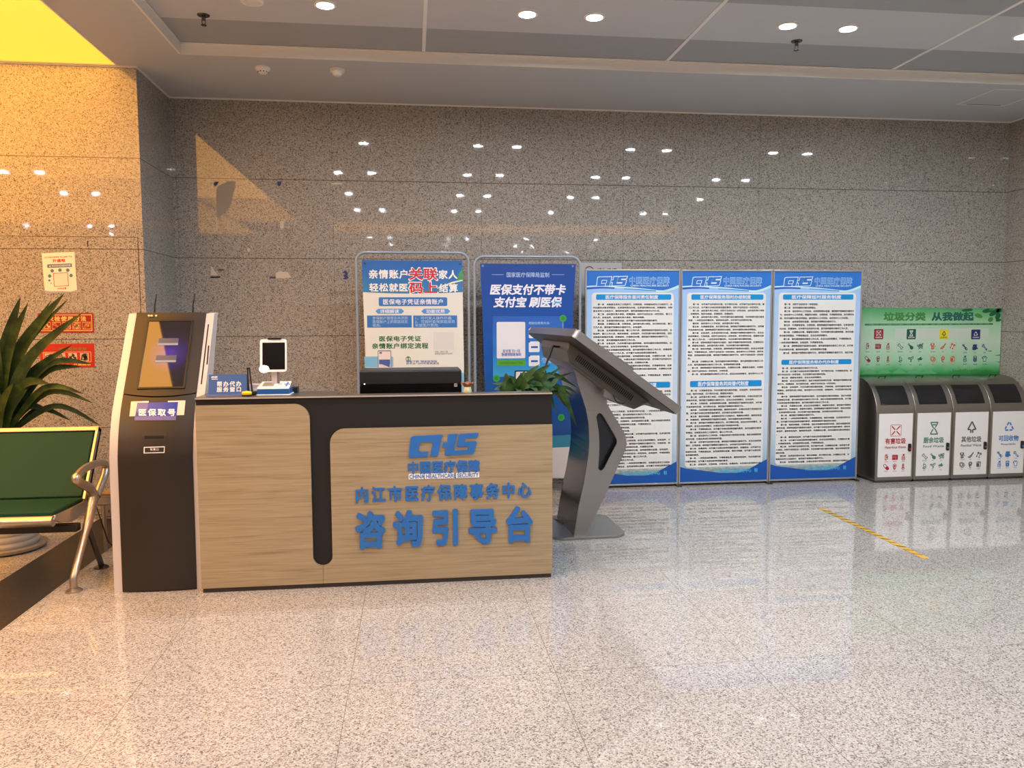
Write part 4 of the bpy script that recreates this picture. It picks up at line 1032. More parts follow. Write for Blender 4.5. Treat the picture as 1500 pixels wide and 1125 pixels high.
# no-smoking notice on the wall behind the first board
p = on_y(851, 437, 6.74); q = on_y(911, 385, 6.74)
t = thing('wall_notice', 'pale grey no smoking notice on the wall, mostly hidden behind a regulation board', 'sign', ((p.x + q.x) / 2, 6.745, p.z))
WM = XZ(6.745)
MB().prism(qd((p.x, p.z, q.x, q.z)), -.004, 0, WM).build('plate', mat('notice_grey', (176, 178, 178), .3), t)
c = on_y(863.5, 397, 6.74); b = MB(); b.flat(circ(c.x, c.z, .042, 28), .0008, WM, holes=[list(reversed(circ(c.x, c.z, .034, 28)))]); b.build('red_ring', mat('print_dark_red', (126, 40, 48), .4), t)
a = on_y(875, 398, 6.74); c = on_y(903, 393, 6.74); MB().text('请勿吸烟', a.x, a.z - .02, c.x, c.z, .0008, WM, bold=.03).build('lettering', m_ink, t)

# ================================================================== green poster
GY = 6.738; GMx = XZ(GY)
def gp(px, py): q_ = on_y(px, py, GY); return (q_.x, q_.z)
def gz(zx, zy): return gp(1250 + zx / 6, 430 + zy / 6)
def gb(x0, y0, x1, y1): a_ = gz(x0, y1); c_ = gz(x1, y0); return a_[0], a_[1], c_[0], c_[1]
out = [gz(48, 722), gz(1283, 714), gz(1306, 126), gz(900, 133), gz(660, 122), gz(400, 127), gz(56, 118)]
zc = out[0][1]
t = thing('waste_sorting_poster', 'green waste sorting poster on the wall above the steel bins', 'poster', (4.75, GY, zc))
mg_ = grad_z('poster_green_fade', [(0, (34, 128, 60)), (.06, (70, 168, 96)), (.2, (160, 208, 170)), (.5, (190, 214, 190)), (.75, (168, 210, 172)), (.93, (110, 180, 124)), (1, (86, 164, 104))], zc, out[3][1], .4, noise=.16, nscale=4.0)
MB().prism(out, -.003, 0, GMx).build('sheet', mg_, t)
mgd = mat('poster_dark_green', (30, 96, 60), .4); mgl = mat('poster_leaf_green', (70, 146, 60), .4)
MB().text('垃圾分类', *gb(268, 165, 634, 238), e, GMx, bold=.05).build('lettering_headline', mat('headline_green', (62, 132, 60), .4), t)
MB().text('从我做起', *gb(690, 165, 1056, 238), e, GMx, bold=.05).build('lettering_headline', mat('headline_teal', (28, 96, 84), .4), t)
MB().flat(rrect(*gb(98, 260, 1228, 281), .008), e, GMx).build('slogan_bar', mat('bar_green', (52, 128, 84), .4), t)
MB().text('减少环境污染 节约资源 变废为宝 共创美好家园', *gb(135, 264, 1190, 277), e * 2, GMx).build('lettering', mat('bar_text', (150, 200, 160), .4), t)
MB().flat(rrect(*gb(365, 305, 1190, 400), .006), e * .5, GMx).build('pale_panel', mat('poster_pale_panel', (196, 210, 194), .4), t)
b = MB()
for k in range(5): x = 70 + k * 130; b.flat([gz(x, 705), gz(x + 150, 705), gz(x + 70, 660)], e, GMx)
b.build('hill_silhouettes', mat('poster_hill', (96, 172, 116), .4), t)
b = MB()
for k in range(22):
    x = 872 + k * 16; hh = 14 + 20 * rnd.random(); b.flat([gz(x, 692), gz(x + 9, 692), gz(x + 5, 692 - hh)], e * 2, GMx); b.flat([gz(x - 3, 692 - hh * .6), gz(x + 12, 692 - hh * .6), gz(x + 5, 692 - hh * 1.1)], e * 2, GMx)
b.build('tree_silhouettes', mat('poster_tree', (60, 130, 50), .4), t)
def gl(cx, cz, l, w, a):
    c_ = gz(cx, cz); r_ = radians(a); return [(c_[0] + (cos(r_) * l * cos(2 * pi * i / 14) - sin(r_) * w * sin(2 * pi * i / 14)), c_[1] + (sin(r_) * l * cos(2 * pi * i / 14) + cos(r_) * w * sin(2 * pi * i / 14))) for i in range(14)]
for cx, cz, l, w, a, m_ in ((1000, 145, .06, .014, 4, mgd), (1180, 150, .055, .02, 10, mgd), (1240, 165, .06, .025, 30, mgd), (1270, 200, .035, .025, 60, mgd), (1280, 150, .03, .02, 20, mgd), (1275, 235, .03, .012, 10, mgd), (1100, 195, .042, .02, -15, mgl), (1205, 228, .027, .022, 20, mgl), (1215, 140, .03, .01, -5, mgl)):
    MB().flat(gl(cx, cz, l, w, a), e * (2 if m_ is mgd else 3), GMx).build('leaf_print', m_, t)
mgr = mat('poster_grass', (60, 132, 76), .4)
b = MB()
for q in (((1160, 505), (1215, 500), (1212, 510)), ((1235, 545), (1290, 535), (1288, 547)), ((1245, 598), (1288, 598), (1286, 606))): b.flat([gz(*z_) for z_ in q], e, GMx)
b.build('grass_blades', mgr, t)
ICON = {'red': '🔋📰🧴💊💡🌡', 'grn': '🦴🍗🌿🍃🌱🍲', 'org': '🐕🧹🧦🎨🏺🧻', 'nav': '🍾🎒🔧🧴🥫👕'}
CAP = {'red': ('废电池', '废油漆', '消毒剂', '废药品', '废灯管', '废水银'), 'grn': ('剩菜剩饭', '骨头', '菜叶', '鱼刺', '花卉', '果皮'), 'org': ('宠物粪便', '烟头', '尘土', '陶瓷', '砖瓦', '卫生纸'), 'nav': ('玻璃瓶', '书包', '金属', '塑料瓶', '罐头盒', '旧衣物')}
mc = {'red': mat('waste_red', (150, 34, 56), .4), 'grn': mat('waste_green', (20, 92, 78), .4), 'org': mat('waste_orange', (206, 82, 58), .4), 'nav': mat('waste_navy', (34, 48, 104), .4), 'yel': mat('waste_yellow', (226, 210, 44), .4)}
def recycle(mb, cx, cz, r, w, M, kind):
    tri = lambda rr: [(cx + rr * cos(radians(90 + 120 * i)), cz + rr * sin(radians(90 + 120 * i)) - .1 * r) for i in range(3)]
    if kind == 'nav':
        T = tri(r)
        for i in range(3):
            a_, b_ = Vector(T[i]), Vector(T[(i + 1) % 3]); d_ = (b_ - a_); n2 = Vector((-d_.y, d_.x)).normalized() * r * .13
            p_, q_ = a_ + d_ * .08, a_ + d_ * .86
            m1 = a_ + d_ * .44; m2 = a_ + d_ * .56
            mb.flat([p_ - n2, m1 - n2, m1 + n2, p_ + n2], w, M); mb.flat([m2 - n2, q_ - n2, q_ + n2, m2 + n2], w, M)
    elif kind == 'yel':
        k_ = r * .13
        for p_, q_ in (((0, 1), (-.75, -.35)), ((0, 1), (.75, -.35)), ((-.75, -.35), (-.25, -.35)), ((.75, -.35), (.25, -.35)), ((-.18, -.35), (-.18, -.95)), ((.18, -.35), (.18, -.95))):
            a_ = Vector((cx + p_[0] * r, cz + p_[1] * r)); b_ = Vector((cx + q_[0] * r, cz + q_[1] * r)); n2 = (b_ - a_).orthogonal().normalized() * k_
            mb.flat([a_ - n2, b_ - n2, b_ + n2, a_ + n2], w, M)
    elif kind == 'grn':
        k_ = r * .11
        for p_, q_ in (((-.7, 1), (.7, 1)), ((-.7, -1), (.7, -1)), ((-.62, .9), (-.2, .15)), ((.62, .9), (.2, .15)), ((-.62, -.9), (-.2, -.15)), ((.62, -.9), (.2, -.15)), ((-.2, .15), (.2, -.15)), ((.3, .6), (-.3, .6))):
            a_ = Vector((cx + p_[0] * r, cz + p_[1] * r)); b_ = Vector((cx + q_[0] * r, cz + q_[1] * r)); n2 = (b_ - a_).orthogonal().normalized() * k_
            mb.flat([a_ - n2, b_ - n2, b_ + n2, a_ + n2], w, M)
    else:
        k_ = r * .10
        for sx_, sz_ in ((1, 1), (-1, 1), (1, -1), (-1, -1)):
            a_ = Vector((cx + sx_ * .12 * r, cz + sz_ * .12 * r)); b_ = Vector((cx + sx_ * .75 * r, cz + sz_ * .75 * r)); n2 = (b_ - a_).orthogonal().normalized() * k_
            mb.flat([a_ - n2, b_ - n2, b_ + n2, a_ + n2], w, M)
        mb.flat(rrect(cx - r, cz - r, cx + r, cz + r, r * .2), w, M, holes=[list(reversed(rrect(cx - r * .92, cz - r * .92, cx + r * .92, cz + r * .92, r * .16)))])
mfr = mat('icon_frame', (150, 180, 156), .4)
for ci, (key, bxs, badge, icx) in enumerate((('red', (180, 312, 265, 402), 'red', (125, 217, 304)), ('grn', (467, 312, 551, 402), 'grn', (412, 503, 588)), ('org', (755, 316, 838, 402), 'yel', (700, 787, 872)), ('nav', (1034, 316, 1117, 402), 'nav', (980, 1069, 1153)))):
    k = MB().flat(rrect(*gb(*bxs), .008), e, GMx).build('category_badge', mc[badge], t)
    c_ = gz((bxs[0] + bxs[2]) / 2, bxs[1] + 37); b = MB(); recycle(b, c_[0], c_[1], .024, e * 2, GMx, badge)
    b.build('badge_symbol', m_ink if badge == 'yel' else m_white, k)
    MB().text(('有害垃圾', '厨余垃圾', '其他垃圾', '可回收物')[ci], *gb(bxs[0] + 14, bxs[3] - 22, bxs[2] - 14, bxs[3] - 11), e * 2, GMx, bold=.02).build('lettering', m_ink if badge == 'yel' else m_white, k)
    for i in range(6):
        x = icx[i % 3]; y = 464 if i < 3 else 578
        if key == 'nav': y += 8 if i < 3 else -4
        fr = gb(x - 32, y - 36, x + 32, y + 34); b = MB(); b.flat(qd(fr), e, GMx, holes=[list(reversed(qd((fr[0] + .0015, fr[1] + .0015, fr[2] - .0015, fr[3] - .0015))))])
        k = b.build('icon_frame', mfr, t)
        MB().text(ICON[key][i], *gb(x - 25, y - 26, x + 25, y + 26), e, GMx, keep=True, bold=.03).build('icon', mc[key], k)
        MB().text(CAP[key][i], *gb(x - 26, y + 42, x + 26, y + 54), e, GMx, keep=True).build('lettering', mc[key], k)

# ================================================================== bins
BX = 4.012; BWd = .3625; BF = 6.368
bprof = [(6.72, .02), (BF, .02), (BF, .615), (6.385, .70), (6.415, .765), (6.46, .825), (6.53, .878), (6.60, .905), (6.72, .918)]
BINS = [('red', 'steel bin with red lettering, nearest the regulation boards', '有害垃圾', 'Hazardous Waste', 'red', (176, 28, 44)),
        ('grn', 'steel bin with green lettering, second from the regulation boards', '厨余垃圾', 'Food Waste', 'grn', (70, 128, 108)),
        ('gry', 'steel bin with grey lettering and a tree arrow symbol', '其他垃圾', 'Residual Waste', 'yel', (96, 92, 84)),
        ('blu', 'steel bin with blue lettering, nearest the right wall', '可回收物', 'Recyclable', 'nav', (52, 122, 188))]
m_bindark = mat('bin_opening_black', (20, 20, 22), .35)
for i, (key, lab, zh, en, sym, colr) in enumerate(BINS):
    x0 = BX + i * BWd; x1 = x0 + BWd - .004
    t = thing('waste_bin', lab, 'bin', ((x0 + x1) / 2, 6.54, 0), 'steel waste sorting bins')
    MB().prism([(y, z) for y, z in bprof], x0, x1, YZ).build('body', m_steel_bin, t, smooth=30, bevel=.003)
    MB().box(x0 + .01, BF + .01, 0, x1 - .01, 6.71, .02).build('plinth', m_steel_dark, t)
    # opening on the curved hood
    def hood(s_, z, o):
        for (y0_, z0_), (y1_, z1_) in zip(bprof[2:], bprof[3:]):
            if z0_ <= z <= z1_: return Vector((x0 + s_ * (x1 - x0), y0_ + (y1_ - y0_) * (z - z0_) / (z1_ - z0_) - o * .8, z + o * .5))
    b = MB(); vs = []; fs = []; nz2 = 8
    for j in range(nz2 + 1):
        z = .685 + (.845 - .685) * j / nz2
        for s_ in (.12, .35, .65, .86): vs.append(hood(s_, z, .004))
    for j in range(nz2):
        for k2 in range(3): a_ = j * 4 + k2; fs.append((a_, a_ + 1, a_ + 5, a_ + 4))
    b.add(vs, fs); b.build('opening', m_bindark, t, smooth=60)
    hx = (x0 + x1) / 2; MB().tube([(hx - .03, 6.60, .905), (hx - .03, 6.585, .925), (hx + .03, 6.585, .925), (hx + .03, 6.60, .905)], .005, 8).build('lid_handle', m_steel_dark, t, smooth=40)
    DM = XZ(BF)
    dr = MB().prism(qd((x0 + .022, .052, x1 - .022, .612)), 0, .006, DM).build('door', mat('bin_door_white', (232, 231, 228), .35), t)
    mcol = mat('bin_print_' + ('red', 'green', 'grey', 'blue')[i], colr, .4)
    cx = hx; wv = .0066
    b = MB(); recycle(b, cx, .475 if i else .463, .052, wv, DM, sym); b.build('symbol', mcol, dr)
    MB().text(zh, cx - .096, .345, cx + .096, .395, wv, DM, bold=.03).build('lettering', mcol, dr)
    MB().text(en, cx - (.098 if i != 3 else .07), .305, cx + (.098 if i != 3 else .07), .326, wv, DM, bold=.02).build('lettering_english', mcol, dr)
    kk = ('red', 'grn', 'org', 'nav')[i]
    for j in range(6):
        ix = cx - .08 + .08 * (j % 3); iz = .225 if j < 3 else .14
        k = MB().text(ICON[kk][j], ix - .026, iz - .026, ix + .026, iz + .026, wv, DM, keep=True, bold=.035).build('icon', mcol, dr)
        MB().text(CAP[kk][j], ix - .027, iz - .043, ix + .027, iz - .033, wv, DM, keep=True).build('lettering', mcol, k)
    lx = x1 - .048
    lk = MB().prism(rrect(lx - .012, .275, lx + .012, .345, .011), .006, .02, DM).build('lock', m_black, dr)
    MB().prism(circ(lx, .30, .008, 14), .02, .022, DM).build('lock_button', mcol, lk)

# ================================================================== floor tape
a = on_z(1203, 744.5, 0.001); c = on_z(1357, 818, 0.001)
dv = (c - a); L_ = dv.length; dv.normalize(); nv = Vector((-dv.y, dv.x, 0)) * .022
t = thing('floor_tape', 'yellow and black striped warning tape on the floor', 'tape', (a + c) / 2)
b = MB(); b.add([a - nv + Vector((0, 0, z)) for z in (.0,)] + [a + nv, c + nv, c - nv], [(0, 1, 2, 3)]); b.build('strip', mat('tape_yellow', (216, 168, 48), .4), t)
b = MB(); s_ = .06; n_s = 0
while s_ < L_ - .08:
    w_ = .024 if rnd.random() < .75 else .015
    p = a + dv * s_ + Vector((0, 0, .0005)); b.add([p - nv, p - nv + dv * w_, p + nv + dv * (w_ + .03), p + nv + dv * .03], [(0, 1, 2, 3)]); s_ += .085
b.build('stripes', mat('tape_black', (52, 46, 40), .5), t)

# ================================================================== things on the pillar wall
PW = XZ(YP - .0008)
def pp(px, py): q_ = on_y(px, py, YP - .003); return (q_.x, q_.z)
# flush stone cabinet door
a = pp(202, 347); zb0 = .35
t = bpy.data.objects.new('door_1', None); COL.objects.link(t); t.location = (-2.5, YP, zb0); ORG[t.name] = Vector(t.location); structure(t, 'flush stone cabinet door in the left wall')
MB().box(-3.2, YP - .003, zb0, a[0] - .004, YP - .0002, a[1] - .004).build('panel', m_wall_side, t)
b = MB(); b.box(-3.2, YP - .0012, a[1] - .004, a[0], YP, a[1]); b.box(a[0] - .004, YP - .0012, zb0, a[0], YP, a[1]); b.build('gap', mat('gap_brown', (60, 40, 30), .8), t)
c = pp(128.5, 357); MB().box(c[0] - .004, YP - .004, c[1] - .022, c[0] + .004, YP - .0025, c[1] + .022).build('keyhole', m_black, t)
# white sticker notice
Q = [pp(61, 371), pp(109, 369), pp(113, 428), pp(66, 430)]
t = thing('paper_notice', 'white paper notice taped on the stone wall above the red signs', 'notice', ((Q[0][0] + Q[2][0]) / 2, YP - .004, Q[3][1]))
PWn = XZ(YP - .0035)
b = MB(); b.prism([Q[3], Q[2], Q[1], Q[0]], 0, .0012, PWn); b.build('sheet', mat('paper_cream', (232, 224, 214), .5), t)
def qm(u, v, w):
    tp_ = Vector(Q[0]).lerp(Vector(Q[1]), u); bt_ = Vector(Q[3]).lerp(Vector(Q[2]), u); p_ = bt_.lerp(tp_, v); return PWn(p_.x, p_.y, .0014 + w)
mr = mat('print_red_brown', (176, 62, 52), .5); mbl = mat('print_dull_blue', (82, 106, 146), .5)
MB().text('内江市医疗保障局 "码上监督" 平台', .08, .87, .92, .91, 0, qm, bold=.02).build('lettering', mr, t)
MB().text('开通啦', .32, .76, .70, .84, 0, qm, bold=.05, spacing=1.2).build('lettering', mr, t)
k = MB().flat(rrect(.14, .63, .90, .72, .02), 0, qm).build('title_bar', mbl, t)
MB().text('▲ 欢迎扫码反映医保问题', .2, .65, .86, .70, .0005, qm).build('lettering', m_paper, k)
b = MB()
for u, v, r_ in ((.28, .555, .055), (.52, .565, .055), (.76, .555, .055), (.19, .43, .055), (.85, .42, .055), (.17, .32, .035), (.22, .25, .02)): b.flat(circ(u, v, r_, 16, r_ * .8), 0, qm)
b.build('round_icons', mbl, t)
b = MB(); b.flat(qd((.30, .16, .76, .50)), 0, qm, holes=[list(reversed(qd((.32, .175, .74, .485))))]); b.build('code_frame', mr, t)
MB().flat(qd((.33, .185, .73, .475)), 0, qm).build('code_card', mat('print_card', (214, 212, 206), .4), t)
MB().text('扫码监督', .40, .09, .68, .13, 0, qm, bold=.03).build('lettering', mr, t)
b = MB(); b.flat([(0, .0), (1, 0), (1, .06), (.8, .02), (.5, .045), (.2, .05), (0, .075)], .0003, qm); b.build('wave_band', mat('print_grey_violet', (160, 156, 180), .5), t)
# red signs
def red_sign(Q, label, col, kind):
    t_ = thing('hydrant_sign', label, 'sign', ((Q[0][0] + Q[2][0]) / 2, YP - .004, Q[3][1]), 'red fire hydrant signs')
    MB().prism([Q[3], Q[2], Q[1], Q[0]], 0, .0012, PWn).build('plate', mat('sign_red_' + kind, col, .4), t_)
    def m2(u, v, w):
        a_ = Vector(Q[0]).lerp(Vector(Q[1]), u); b_ = Vector(Q[3]).lerp(Vector(Q[2]), u); p_ = b_.lerp(a_, v); return PWn(p_.x, p_.y, .0014 + w)
    return t_, m2
my = mat('sign_yellow', (222, 190, 110), .4)
t, m2 = red_sign([pp(55, 459), pp(137, 458.5), pp(138, 487.5), pp(56, 487.5)], 'upper dark red hydrant instruction sign behind the leaves', (146, 14, 26), 'dark')
b = MB(); b.flat(qd((.03, .09, .97, .93)), 0, m2, holes=[list(reversed(qd((.042, .13, .958, .89))))]); b.build('border', my, t)
MB().text('消火栓使用方法', .07, .6, .86, .84, 0, m2, bold=.04, spacing=1.25).build('lettering', my, t)
for i, ic in enumerate('🔥🔧🧯🚒🚿'):
    k = MB().flat(qd((.075 + .18 * i, .18, .225 + .18 * i, .55)), 0, m2, holes=[list(reversed(qd((.08 + .18 * i, .205, .22 + .18 * i, .525))))]).build('picture_frame', my, t)
    MB().text(ic, .085 + .18 * i, .22, .215 + .18 * i, .51, .0003, m2).build('picture', my, k)
t, m2 = red_sign([pp(57, 504), pp(138, 503), pp(139, 538), pp(60, 539)], 'lower orange red hydrant picture sign behind the leaves', (178, 40, 26), 'orange')
MB().text('灭火器材使用', .35, .7, .85, .84, 0, m2, bold=.03, spacing=1.2).build('lettering', mat('sign_olive', (130, 110, 50), .5), t)
b = MB(); b.flat(rrect(.06, .22, .94, .66, .03), 0, m2, holes=[list(reversed(rrect(.07, .24, .93, .64, .03)))]); b.build('border', my, t)
for i, ic in enumerate('🧯✋🔥🚒'):
    k = MB().flat(qd((.09 + .215 * i, .26, .25 + .215 * i, .61)), .0002, m2).build('picture', mat('sign_picture', (196, 176, 148), .5), t)
    MB().text(ic, .105 + .215 * i, .29, .235 + .215 * i, .58, .0006, m2, bold=.02).build('picture_drawing', m_ink, k)
MB().text('消防设施　严禁挪用', .2, .08, .92, .16, 0, m2, bold=.02).build('lettering', my, t)
# socket
c = pp(157, 748); t = thing('wall_socket', 'small wall socket low on the stone wall, left of the kiosk', 'socket', (c[0], YP, c[1] - .04))
MB().box(c[0] - .043, YP - .008, c[1] - .043, c[0] + .043, YP, c[1] + .043).build('plate', mat('socket_grey', (120, 112, 104), .4), t, bevel=.003)
b = MB()
for dx in (-.015, .015): b.box(c[0] + dx - .003, YP - .0095, c[1] - .012, c[0] + dx + .003, YP - .008, c[1] + .006)
b.build('slots', m_black, t)

# torn paper on the back wall
WB = XZ(YB - .0015)
def zp(zx, zy): q_ = on_y(250 + zx / 4.839, 240 + zy / 4.839, YB - .0015); return (q_.x, q_.z)
m_glue = mat('torn_backing', (150, 142, 130), .75); m_blu = mat('torn_blue', (44, 58, 120), .7); m_whi = mat('torn_white', (190, 184, 174), .75); m_brn = mat('torn_brown', (84, 60, 44), .7)
SCR = [('large grey torn paper patch on the back wall, inside the amber reflection', m_glue, [(325, 175), (345, 150), (385, 140), (400, 122), (460, 125), (455, 170), (440, 215), (432, 270), (405, 330), (370, 350), (345, 380), (326, 378)]),
       ('blue torn scrap at the upper left of the back wall, beside the large grey patch', m_blu, [(306, 133), (322, 126), (340, 125), (334, 142), (318, 158), (308, 156)]),
       ('thin pale paper streak below the large grey torn patch', m_whi, [(322, 380), (330, 378), (333, 465), (325, 468)]),
       ('dark blue torn scrap under the top stone joint, right of the grey patch', m_blu, [(754, 128), (785, 124), (782, 148), (768, 162), (756, 148)]),
       ('short pale torn strip in the middle of the bare left wall', m_whi, [(775, 408), (800, 404), (802, 452), (788, 464), (776, 450)]),
       ('pale torn scrap just under the top stone joint, above the first banner', m_whi, [(1138, 136), (1180, 133), (1218, 137), (1214, 146), (1142, 146)]),
       ('triangular pale scrap with a blue foot, lower left of the back wall', m_whi, [(282, 790), (290, 720), (308, 755), (336, 788)]),
       ('brown torn scrap beside the triangular paper scrap', m_brn, [(328, 748), (360, 745), (390, 752), (352, 760)]),
       ('pale torn scrap with a blue end, lower middle of the bare wall', m_whi, [(745, 810), (745, 775), (770, 762), (830, 768), (856, 806), (800, 812)]),
       ('blue hook shaped torn scrap left of the first banner', m_blu, [(1215, 768), (1240, 755), (1256, 775), (1250, 792), (1264, 808), (1240, 820), (1218, 816), (1236, 804), (1222, 792), (1240, 780)]),
       ('tiny white torn scrap low on the bare wall', m_whi, [(540, 605), (556, 596), (566, 612), (552, 626)])]
for lab, m_, pts in SCR:
    o = tag(MB().prism([zp(*q_) for q_ in reversed(pts)], 0, .0008, WB).build('paper_scrap', m_), lab, 'paper scrap', 'torn paper left on the wall')
    if 'triangular' in lab: MB().prism([zp(280, 808), zp(352, 806), zp(352, 798), zp(280, 799)], 0, .001, WB).build('blue_foot', m_blu, o)
    if 'blue end' in lab: MB().prism([zp(700, 812), zp(745, 811), zp(745, 799), zp(702, 801)], 0, .001, WB).build('blue_end', m_blu, o)

# ================================================================== waiting bench
SXR = -1.885; SXL = -2.50
t = thing('waiting_bench', 'chrome framed waiting bench with green vinyl cushions at the left', 'bench', (-2.2, 4.6, 0))
sf = on_x(78, 757, SXR); sb = on_x(127, 733.5, SXR); bt_ = on_x(147, 627, SXR); fb = on_x(82, 768, SXR)
def yz(p_): return Vector((p_.y, p_.z))
S0, S1, B1 = yz(sf), yz(sb), yz(bt_)
# seat cushion (profile in y, z), with a bevelled front
cx_in = SXR - .012
sd_ = (S1 - S0).normalized(); sn_ = Vector((-sd_.y, sd_.x))
if sn_.y < 0: sn_ = -sn_
bd_ = (B1 - S1).normalized(); bn_ = Vector((bd_.y, -bd_.x)) * -1
if bn_.x > 0: bn_ = -bn_
cush = [S0 + sd_ * .03 + sn_ * .0, S0 + sd_ * .03 + sn_ * .022, S1 + sn_ * .022 - sd_ * .01, S1 - sd_ * .01]
SXL_, SXR_ = SXL, SXR
MB().prism([tuple(p_) for p_ in cush], SXL + .02, cx_in, YZ).build('seat_cushion', m_green, t, bevel=.006)
cush2 = [S1 + bd_ * .02, S1 + bd_ * .02 + bn_ * .022, B1 - bd_ * .03 + bn_ * .022, B1 - bd_ * .03]
MB().prism([tuple(p_) for p_ in cush2], SXL + .02, cx_in - .012, YZ).build('back_cushion', m_green, t, bevel=.006)
sh_ = [S0 - sn_ * .002, S0 - sn_ * .002 + sd_ * .02, S1 - sn_ * .002, B1 - bn_ * .002, B1 - bn_ * .018 + bd_ * .004, S1 - sn_ * .02 - bn_ * .02, S0 - sn_ * .02 + sd_ * .02]
MB().prism([tuple(p_) for p_ in sh_], SXL, SXR, YZ).build('seat_shell', m_chrome, t, smooth=30)
roll = S0 - sn_ * .020
MB().tube([(SXL, roll.x, roll.y), (SXR, roll.x, roll.y - .003)], .029, 18).build('front_roll', m_chrome, t, smooth=40)
# side frame of the seat and back
mfr2 = MB()
fr = [S1 - sn_ * .03, S1 + sn_ * .03, B1 + bn_ * .03, B1 + bd_ * .012, B1 - bn_ * .02]
mfr2.prism([tuple(S1 - bn_ * .022), tuple(S1 + bn_ * .028), tuple(B1 + bn_ * .028), tuple(B1 - bn_ * .022)], SXR - .014, SXR, YZ)
mfr2.build('back_side_frame', m_chrome, t, bevel=.003)
MB().prism([tuple(S1 - bn_ * .022), tuple(S1 + bn_ * .028), tuple(B1 + bn_ * .028), tuple(B1 - bn_ * .022)], SXL, SXL + .014, YZ).build('back_side_frame', m_chrome, t, bevel=.003)
MB().prism([tuple(B1 - bd_ * .028 + bn_ * .028), tuple(B1 + bn_ * .028), tuple(B1 - bn_ * .022), tuple(B1 - bd_ * .028 - bn_ * .022)], SXL, SXR, YZ).build('back_top_rail', m_chrome, t, bevel=.004)
MB().prism([tuple(S0 - sn_ * .015), tuple(S0 + sd_ * .02 + sn_ * .004), tuple(S1 + sn_ * .004), tuple(S1 - sn_ * .06), tuple((S0 + S1) / 2 - sn_ * .075), tuple(S0 + sd_ * .08 - sn_ * .05)], SXR - .01, SXR + .004, YZ).build('seat_side_frame', m_chrome, t, bevel=.002)
# beam
MB().box(-3.6, 4.50, .29, -1.85, 4.56, .33).build('beam', mat('beam_dark', (50, 46, 42), .45, .5), t, bevel=.004)
# armrest with leg
LXx = -1.818
def lx(px, py, X=LXx): return on_x(px, py, X)
foot = on_z(108.5, 866, 0)
legp = [Vector((foot.x, foot.y, .02)), lx(107.5, 848), lx(116, 815), lx(124, 785), lx(131, 757), lx(134, 742)]
lp_ = legp[:2] + spline(legp[1:], 4)[1:]
MB().tube(lp_, [.019 if q.z < .30 else .024 for q in lp_], 14).build('leg', m_chrome, t, smooth=50)
MB().lathe([(.042, 0), (.042, .006), (.03, .014), (.018, .02)], (foot.x, foot.y, 0), 22).build('glide', m_chrome, t, smooth=50)
armp = [lx(134, 742), lx(136.5, 725), lx(130, 714), lx(119, 709), (lx(112, 703)), lx(115, 695), lx(125, 686), lx(138, 680), lx(150, 678.5), lx(155, 684), lx(153, 696), lx(147, 712), lx(141, 727)]
MB().tube(spline(armp, 5), [.025] * 12 + [.026] * 12 + [.022] * 37, 12).build('armrest', m_chrome, t, smooth=50)
MB().tube([lx(141, 727), (LXx, 4.62, .34)], .016, 10).build('arm_post', m_chrome, t, smooth=50)
MB().tube([(LXx, 4.56, .33), (LXx - .02, 4.78, .02)], .0165, 12).build('leg', m_steel_dark, t, smooth=50)
MB().lathe([(.042, 0), (.042, .006), (.018, .02)], (LXx - .02, 4.78, 0), 22).build('glide', m_steel_dark, t, smooth=50)
MB().tube([(-3.4, 4.45, .33), (-3.4, 4.34, .02)], .0165, 12).build('leg', m_chrome, t, smooth=50)
MB().lathe([(.042, 0), (.042, .006), (.018, .02)], (-3.4, 4.34, 0), 22).build('glide', m_chrome, t, smooth=50)
MB().tube([(-3.4, 4.56, .33), (-3.4, 4.80, .02)], .0165, 12).build('leg', m_chrome, t, smooth=50)
# second bench seat, only its corner in sight between armrest and kiosk
y_s = 5.10; a = on_y(141, 727, y_s); zz = a.z
t = thing('spare_seat', 'metal seat corner with tan pad showing between the bench armrest and the kiosk', 'seat', (a.x + .25, y_s + .2, 0))
MB().box(a.x + .01, y_s + .01, zz, a.x + .50, y_s + .40, zz + .012).build('pad', mat('tan_vinyl', (160, 120, 72), .5), t, bevel=.004)
MB().box(a.x, y_s, zz - .06, a.x + .51, y_s + .41, zz).build('seat_frame', m_chrome, t, bevel=.006)
b = MB(); b.tube([(a.x + .02, y_s + .38, zz), (a.x + .30, y_s + .40, zz + .26)], .012, 10); b.build('side_brace', m_chrome, t, smooth=50)
for x_, y_ in ((a.x + .03, y_s + .03), (a.x + .47, y_s + .03), (a.x + .03, y_s + .37), (a.x + .47, y_s + .37)): MB().tube([(x_, y_, 0), (x_, y_, zz - .05)], .012, 10).build('leg', m_chrome, t, smooth=50)
# cable
pts = [on_y(140, 738, 5.0), on_y(147, 760, 5.0), on_y(154, 780, 5.02), on_y(162, 797, 5.04), Vector((-1.80, 5.1, .005)), Vector((-1.6, 5.2, .005))]
tag(MB().tube(spline(pts, 6), .004, 8).build('hanging_cable', m_black, smooth=40), 'black cable hanging behind the bench armrest to the floor', 'cable')

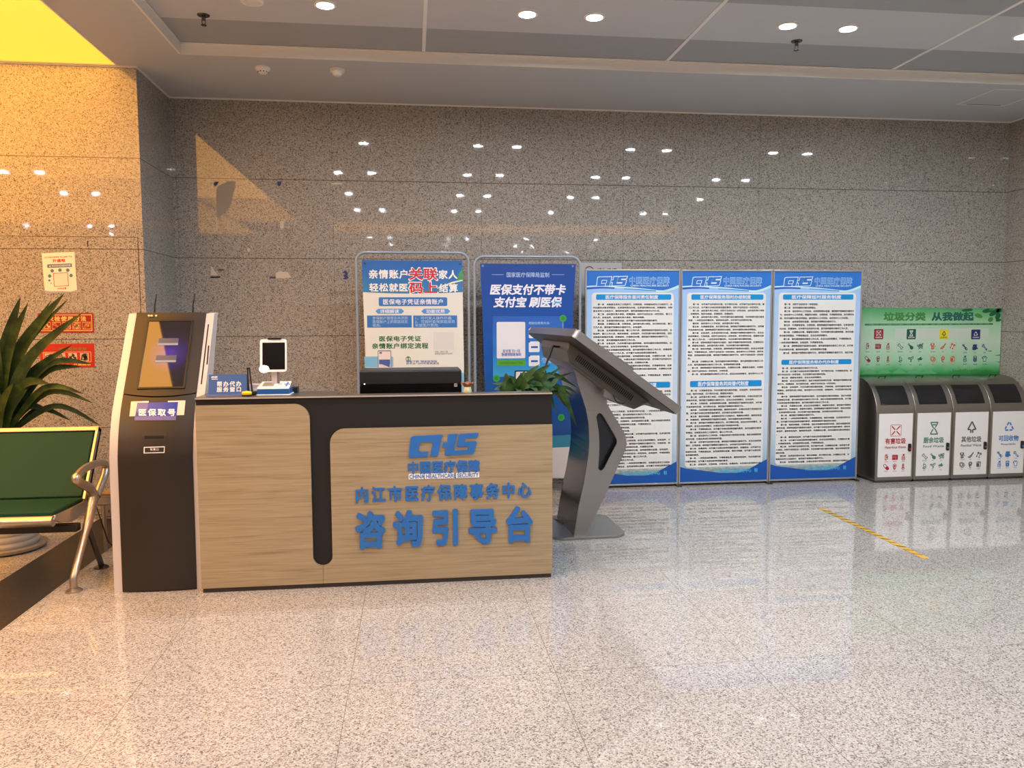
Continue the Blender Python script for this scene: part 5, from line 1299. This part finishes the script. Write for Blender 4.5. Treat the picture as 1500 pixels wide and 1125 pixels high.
# ================================================================== floor plant at left
pcx, pcy = -2.60, 5.28
t = thing('floor_plant', 'tall spiky plant in a ribbed white pot behind the bench', 'plant', (pcx, pcy, 0))
MB().lathe([(.20, 0), (.23, .012), (.235, .03), (.22, .03)], (pcx, pcy, 0), 36).build('saucer', mat('saucer_grey', (150, 140, 128), .5), t, smooth=40)
pr_ = [(.17, .02)]
for k in range(9): z_ = .03 + k * .042; r_ = .182 + k * .004; pr_ += [(r_, z_), (r_ + .006, z_ + .014), (r_ + .006, z_ + .026), (r_, z_ + .04)]
pr_ += [(.225, .42), (.225, .44), (.205, .44), (.20, .40)]
MB().lathe(pr_, (pcx, pcy, 0), 40).build('pot', mat('pot_ribbed', (196, 190, 180), .4), t, smooth=30)
MB().lathe([(.20, .40), (.1, .41)], (pcx, pcy, 0), 24).build('soil', mat('soil_brown', (52, 40, 30), .9), t)
MB().tube([(pcx, pcy, .38), (pcx - .01, pcy, .62), (pcx + .01, pcy, .85)], [.035, .03, .022], 10).build('stem', mat('stem_brown', (84, 70, 44), .7), t, smooth=50)
LV = [(-8, 440, .95, .085), (30, 435, .95, .085), (41, 444, 1.0, .075), (13, 475, 1.0, .05), (75, 440, .92, .05), (94, 430, .80, .095), (100, 438, .88, .05), (121, 458, .82, .075), (106, 505, .80, .06), (135, 533, .85, .05), (119, 537, .75, .055), (72, 562, .75, .07), (123, 577, .75, .045), (136, 590, .75, .045), (148, 624, .75, .04), (104, 616, .7, .04), (-30, 470, .9, .08), (-60, 500, .8, .08), (-80, 540, .8, .08), (-50, 580, .7, .08), (12, 500, .9, .09), (-20, 520, .85, .09), (50, 480, .8, .08), (20, 560, .7, .08), (40, 570, .7, .08), (60, 540, .75, .07), (-100, 600, .7, .06), (0, 600, .6, .09), (70, 600, .65, .06)]
for k, (tx, ty, hb, w) in enumerate(LV):
    tipp = on_y(tx, ty, 5.28 + rnd.uniform(-.18, .12))
    b0 = Vector((pcx + rnd.uniform(-.02, .02), pcy + rnd.uniform(-.02, .02), min(hb, .84) - .05))
    d_ = tipp - b0
    mid = b0 + d_ * .5 + Vector((-d_.x * .12, 0, .09 * abs(d_.x) + .02))
    if ty > 525 and tx > 60: mid = b0 + d_ * .55 + Vector((-.01, 0, .10 + .12 * abs(d_.x)))
    b = MB(); blade(b, [b0, mid, tipp], w, fold=.35, nrm=Vector((rnd.uniform(-.25, .25), -1, .35)), tipk=.5)
    b.build('leaf', m_leafd, t, smooth=60)
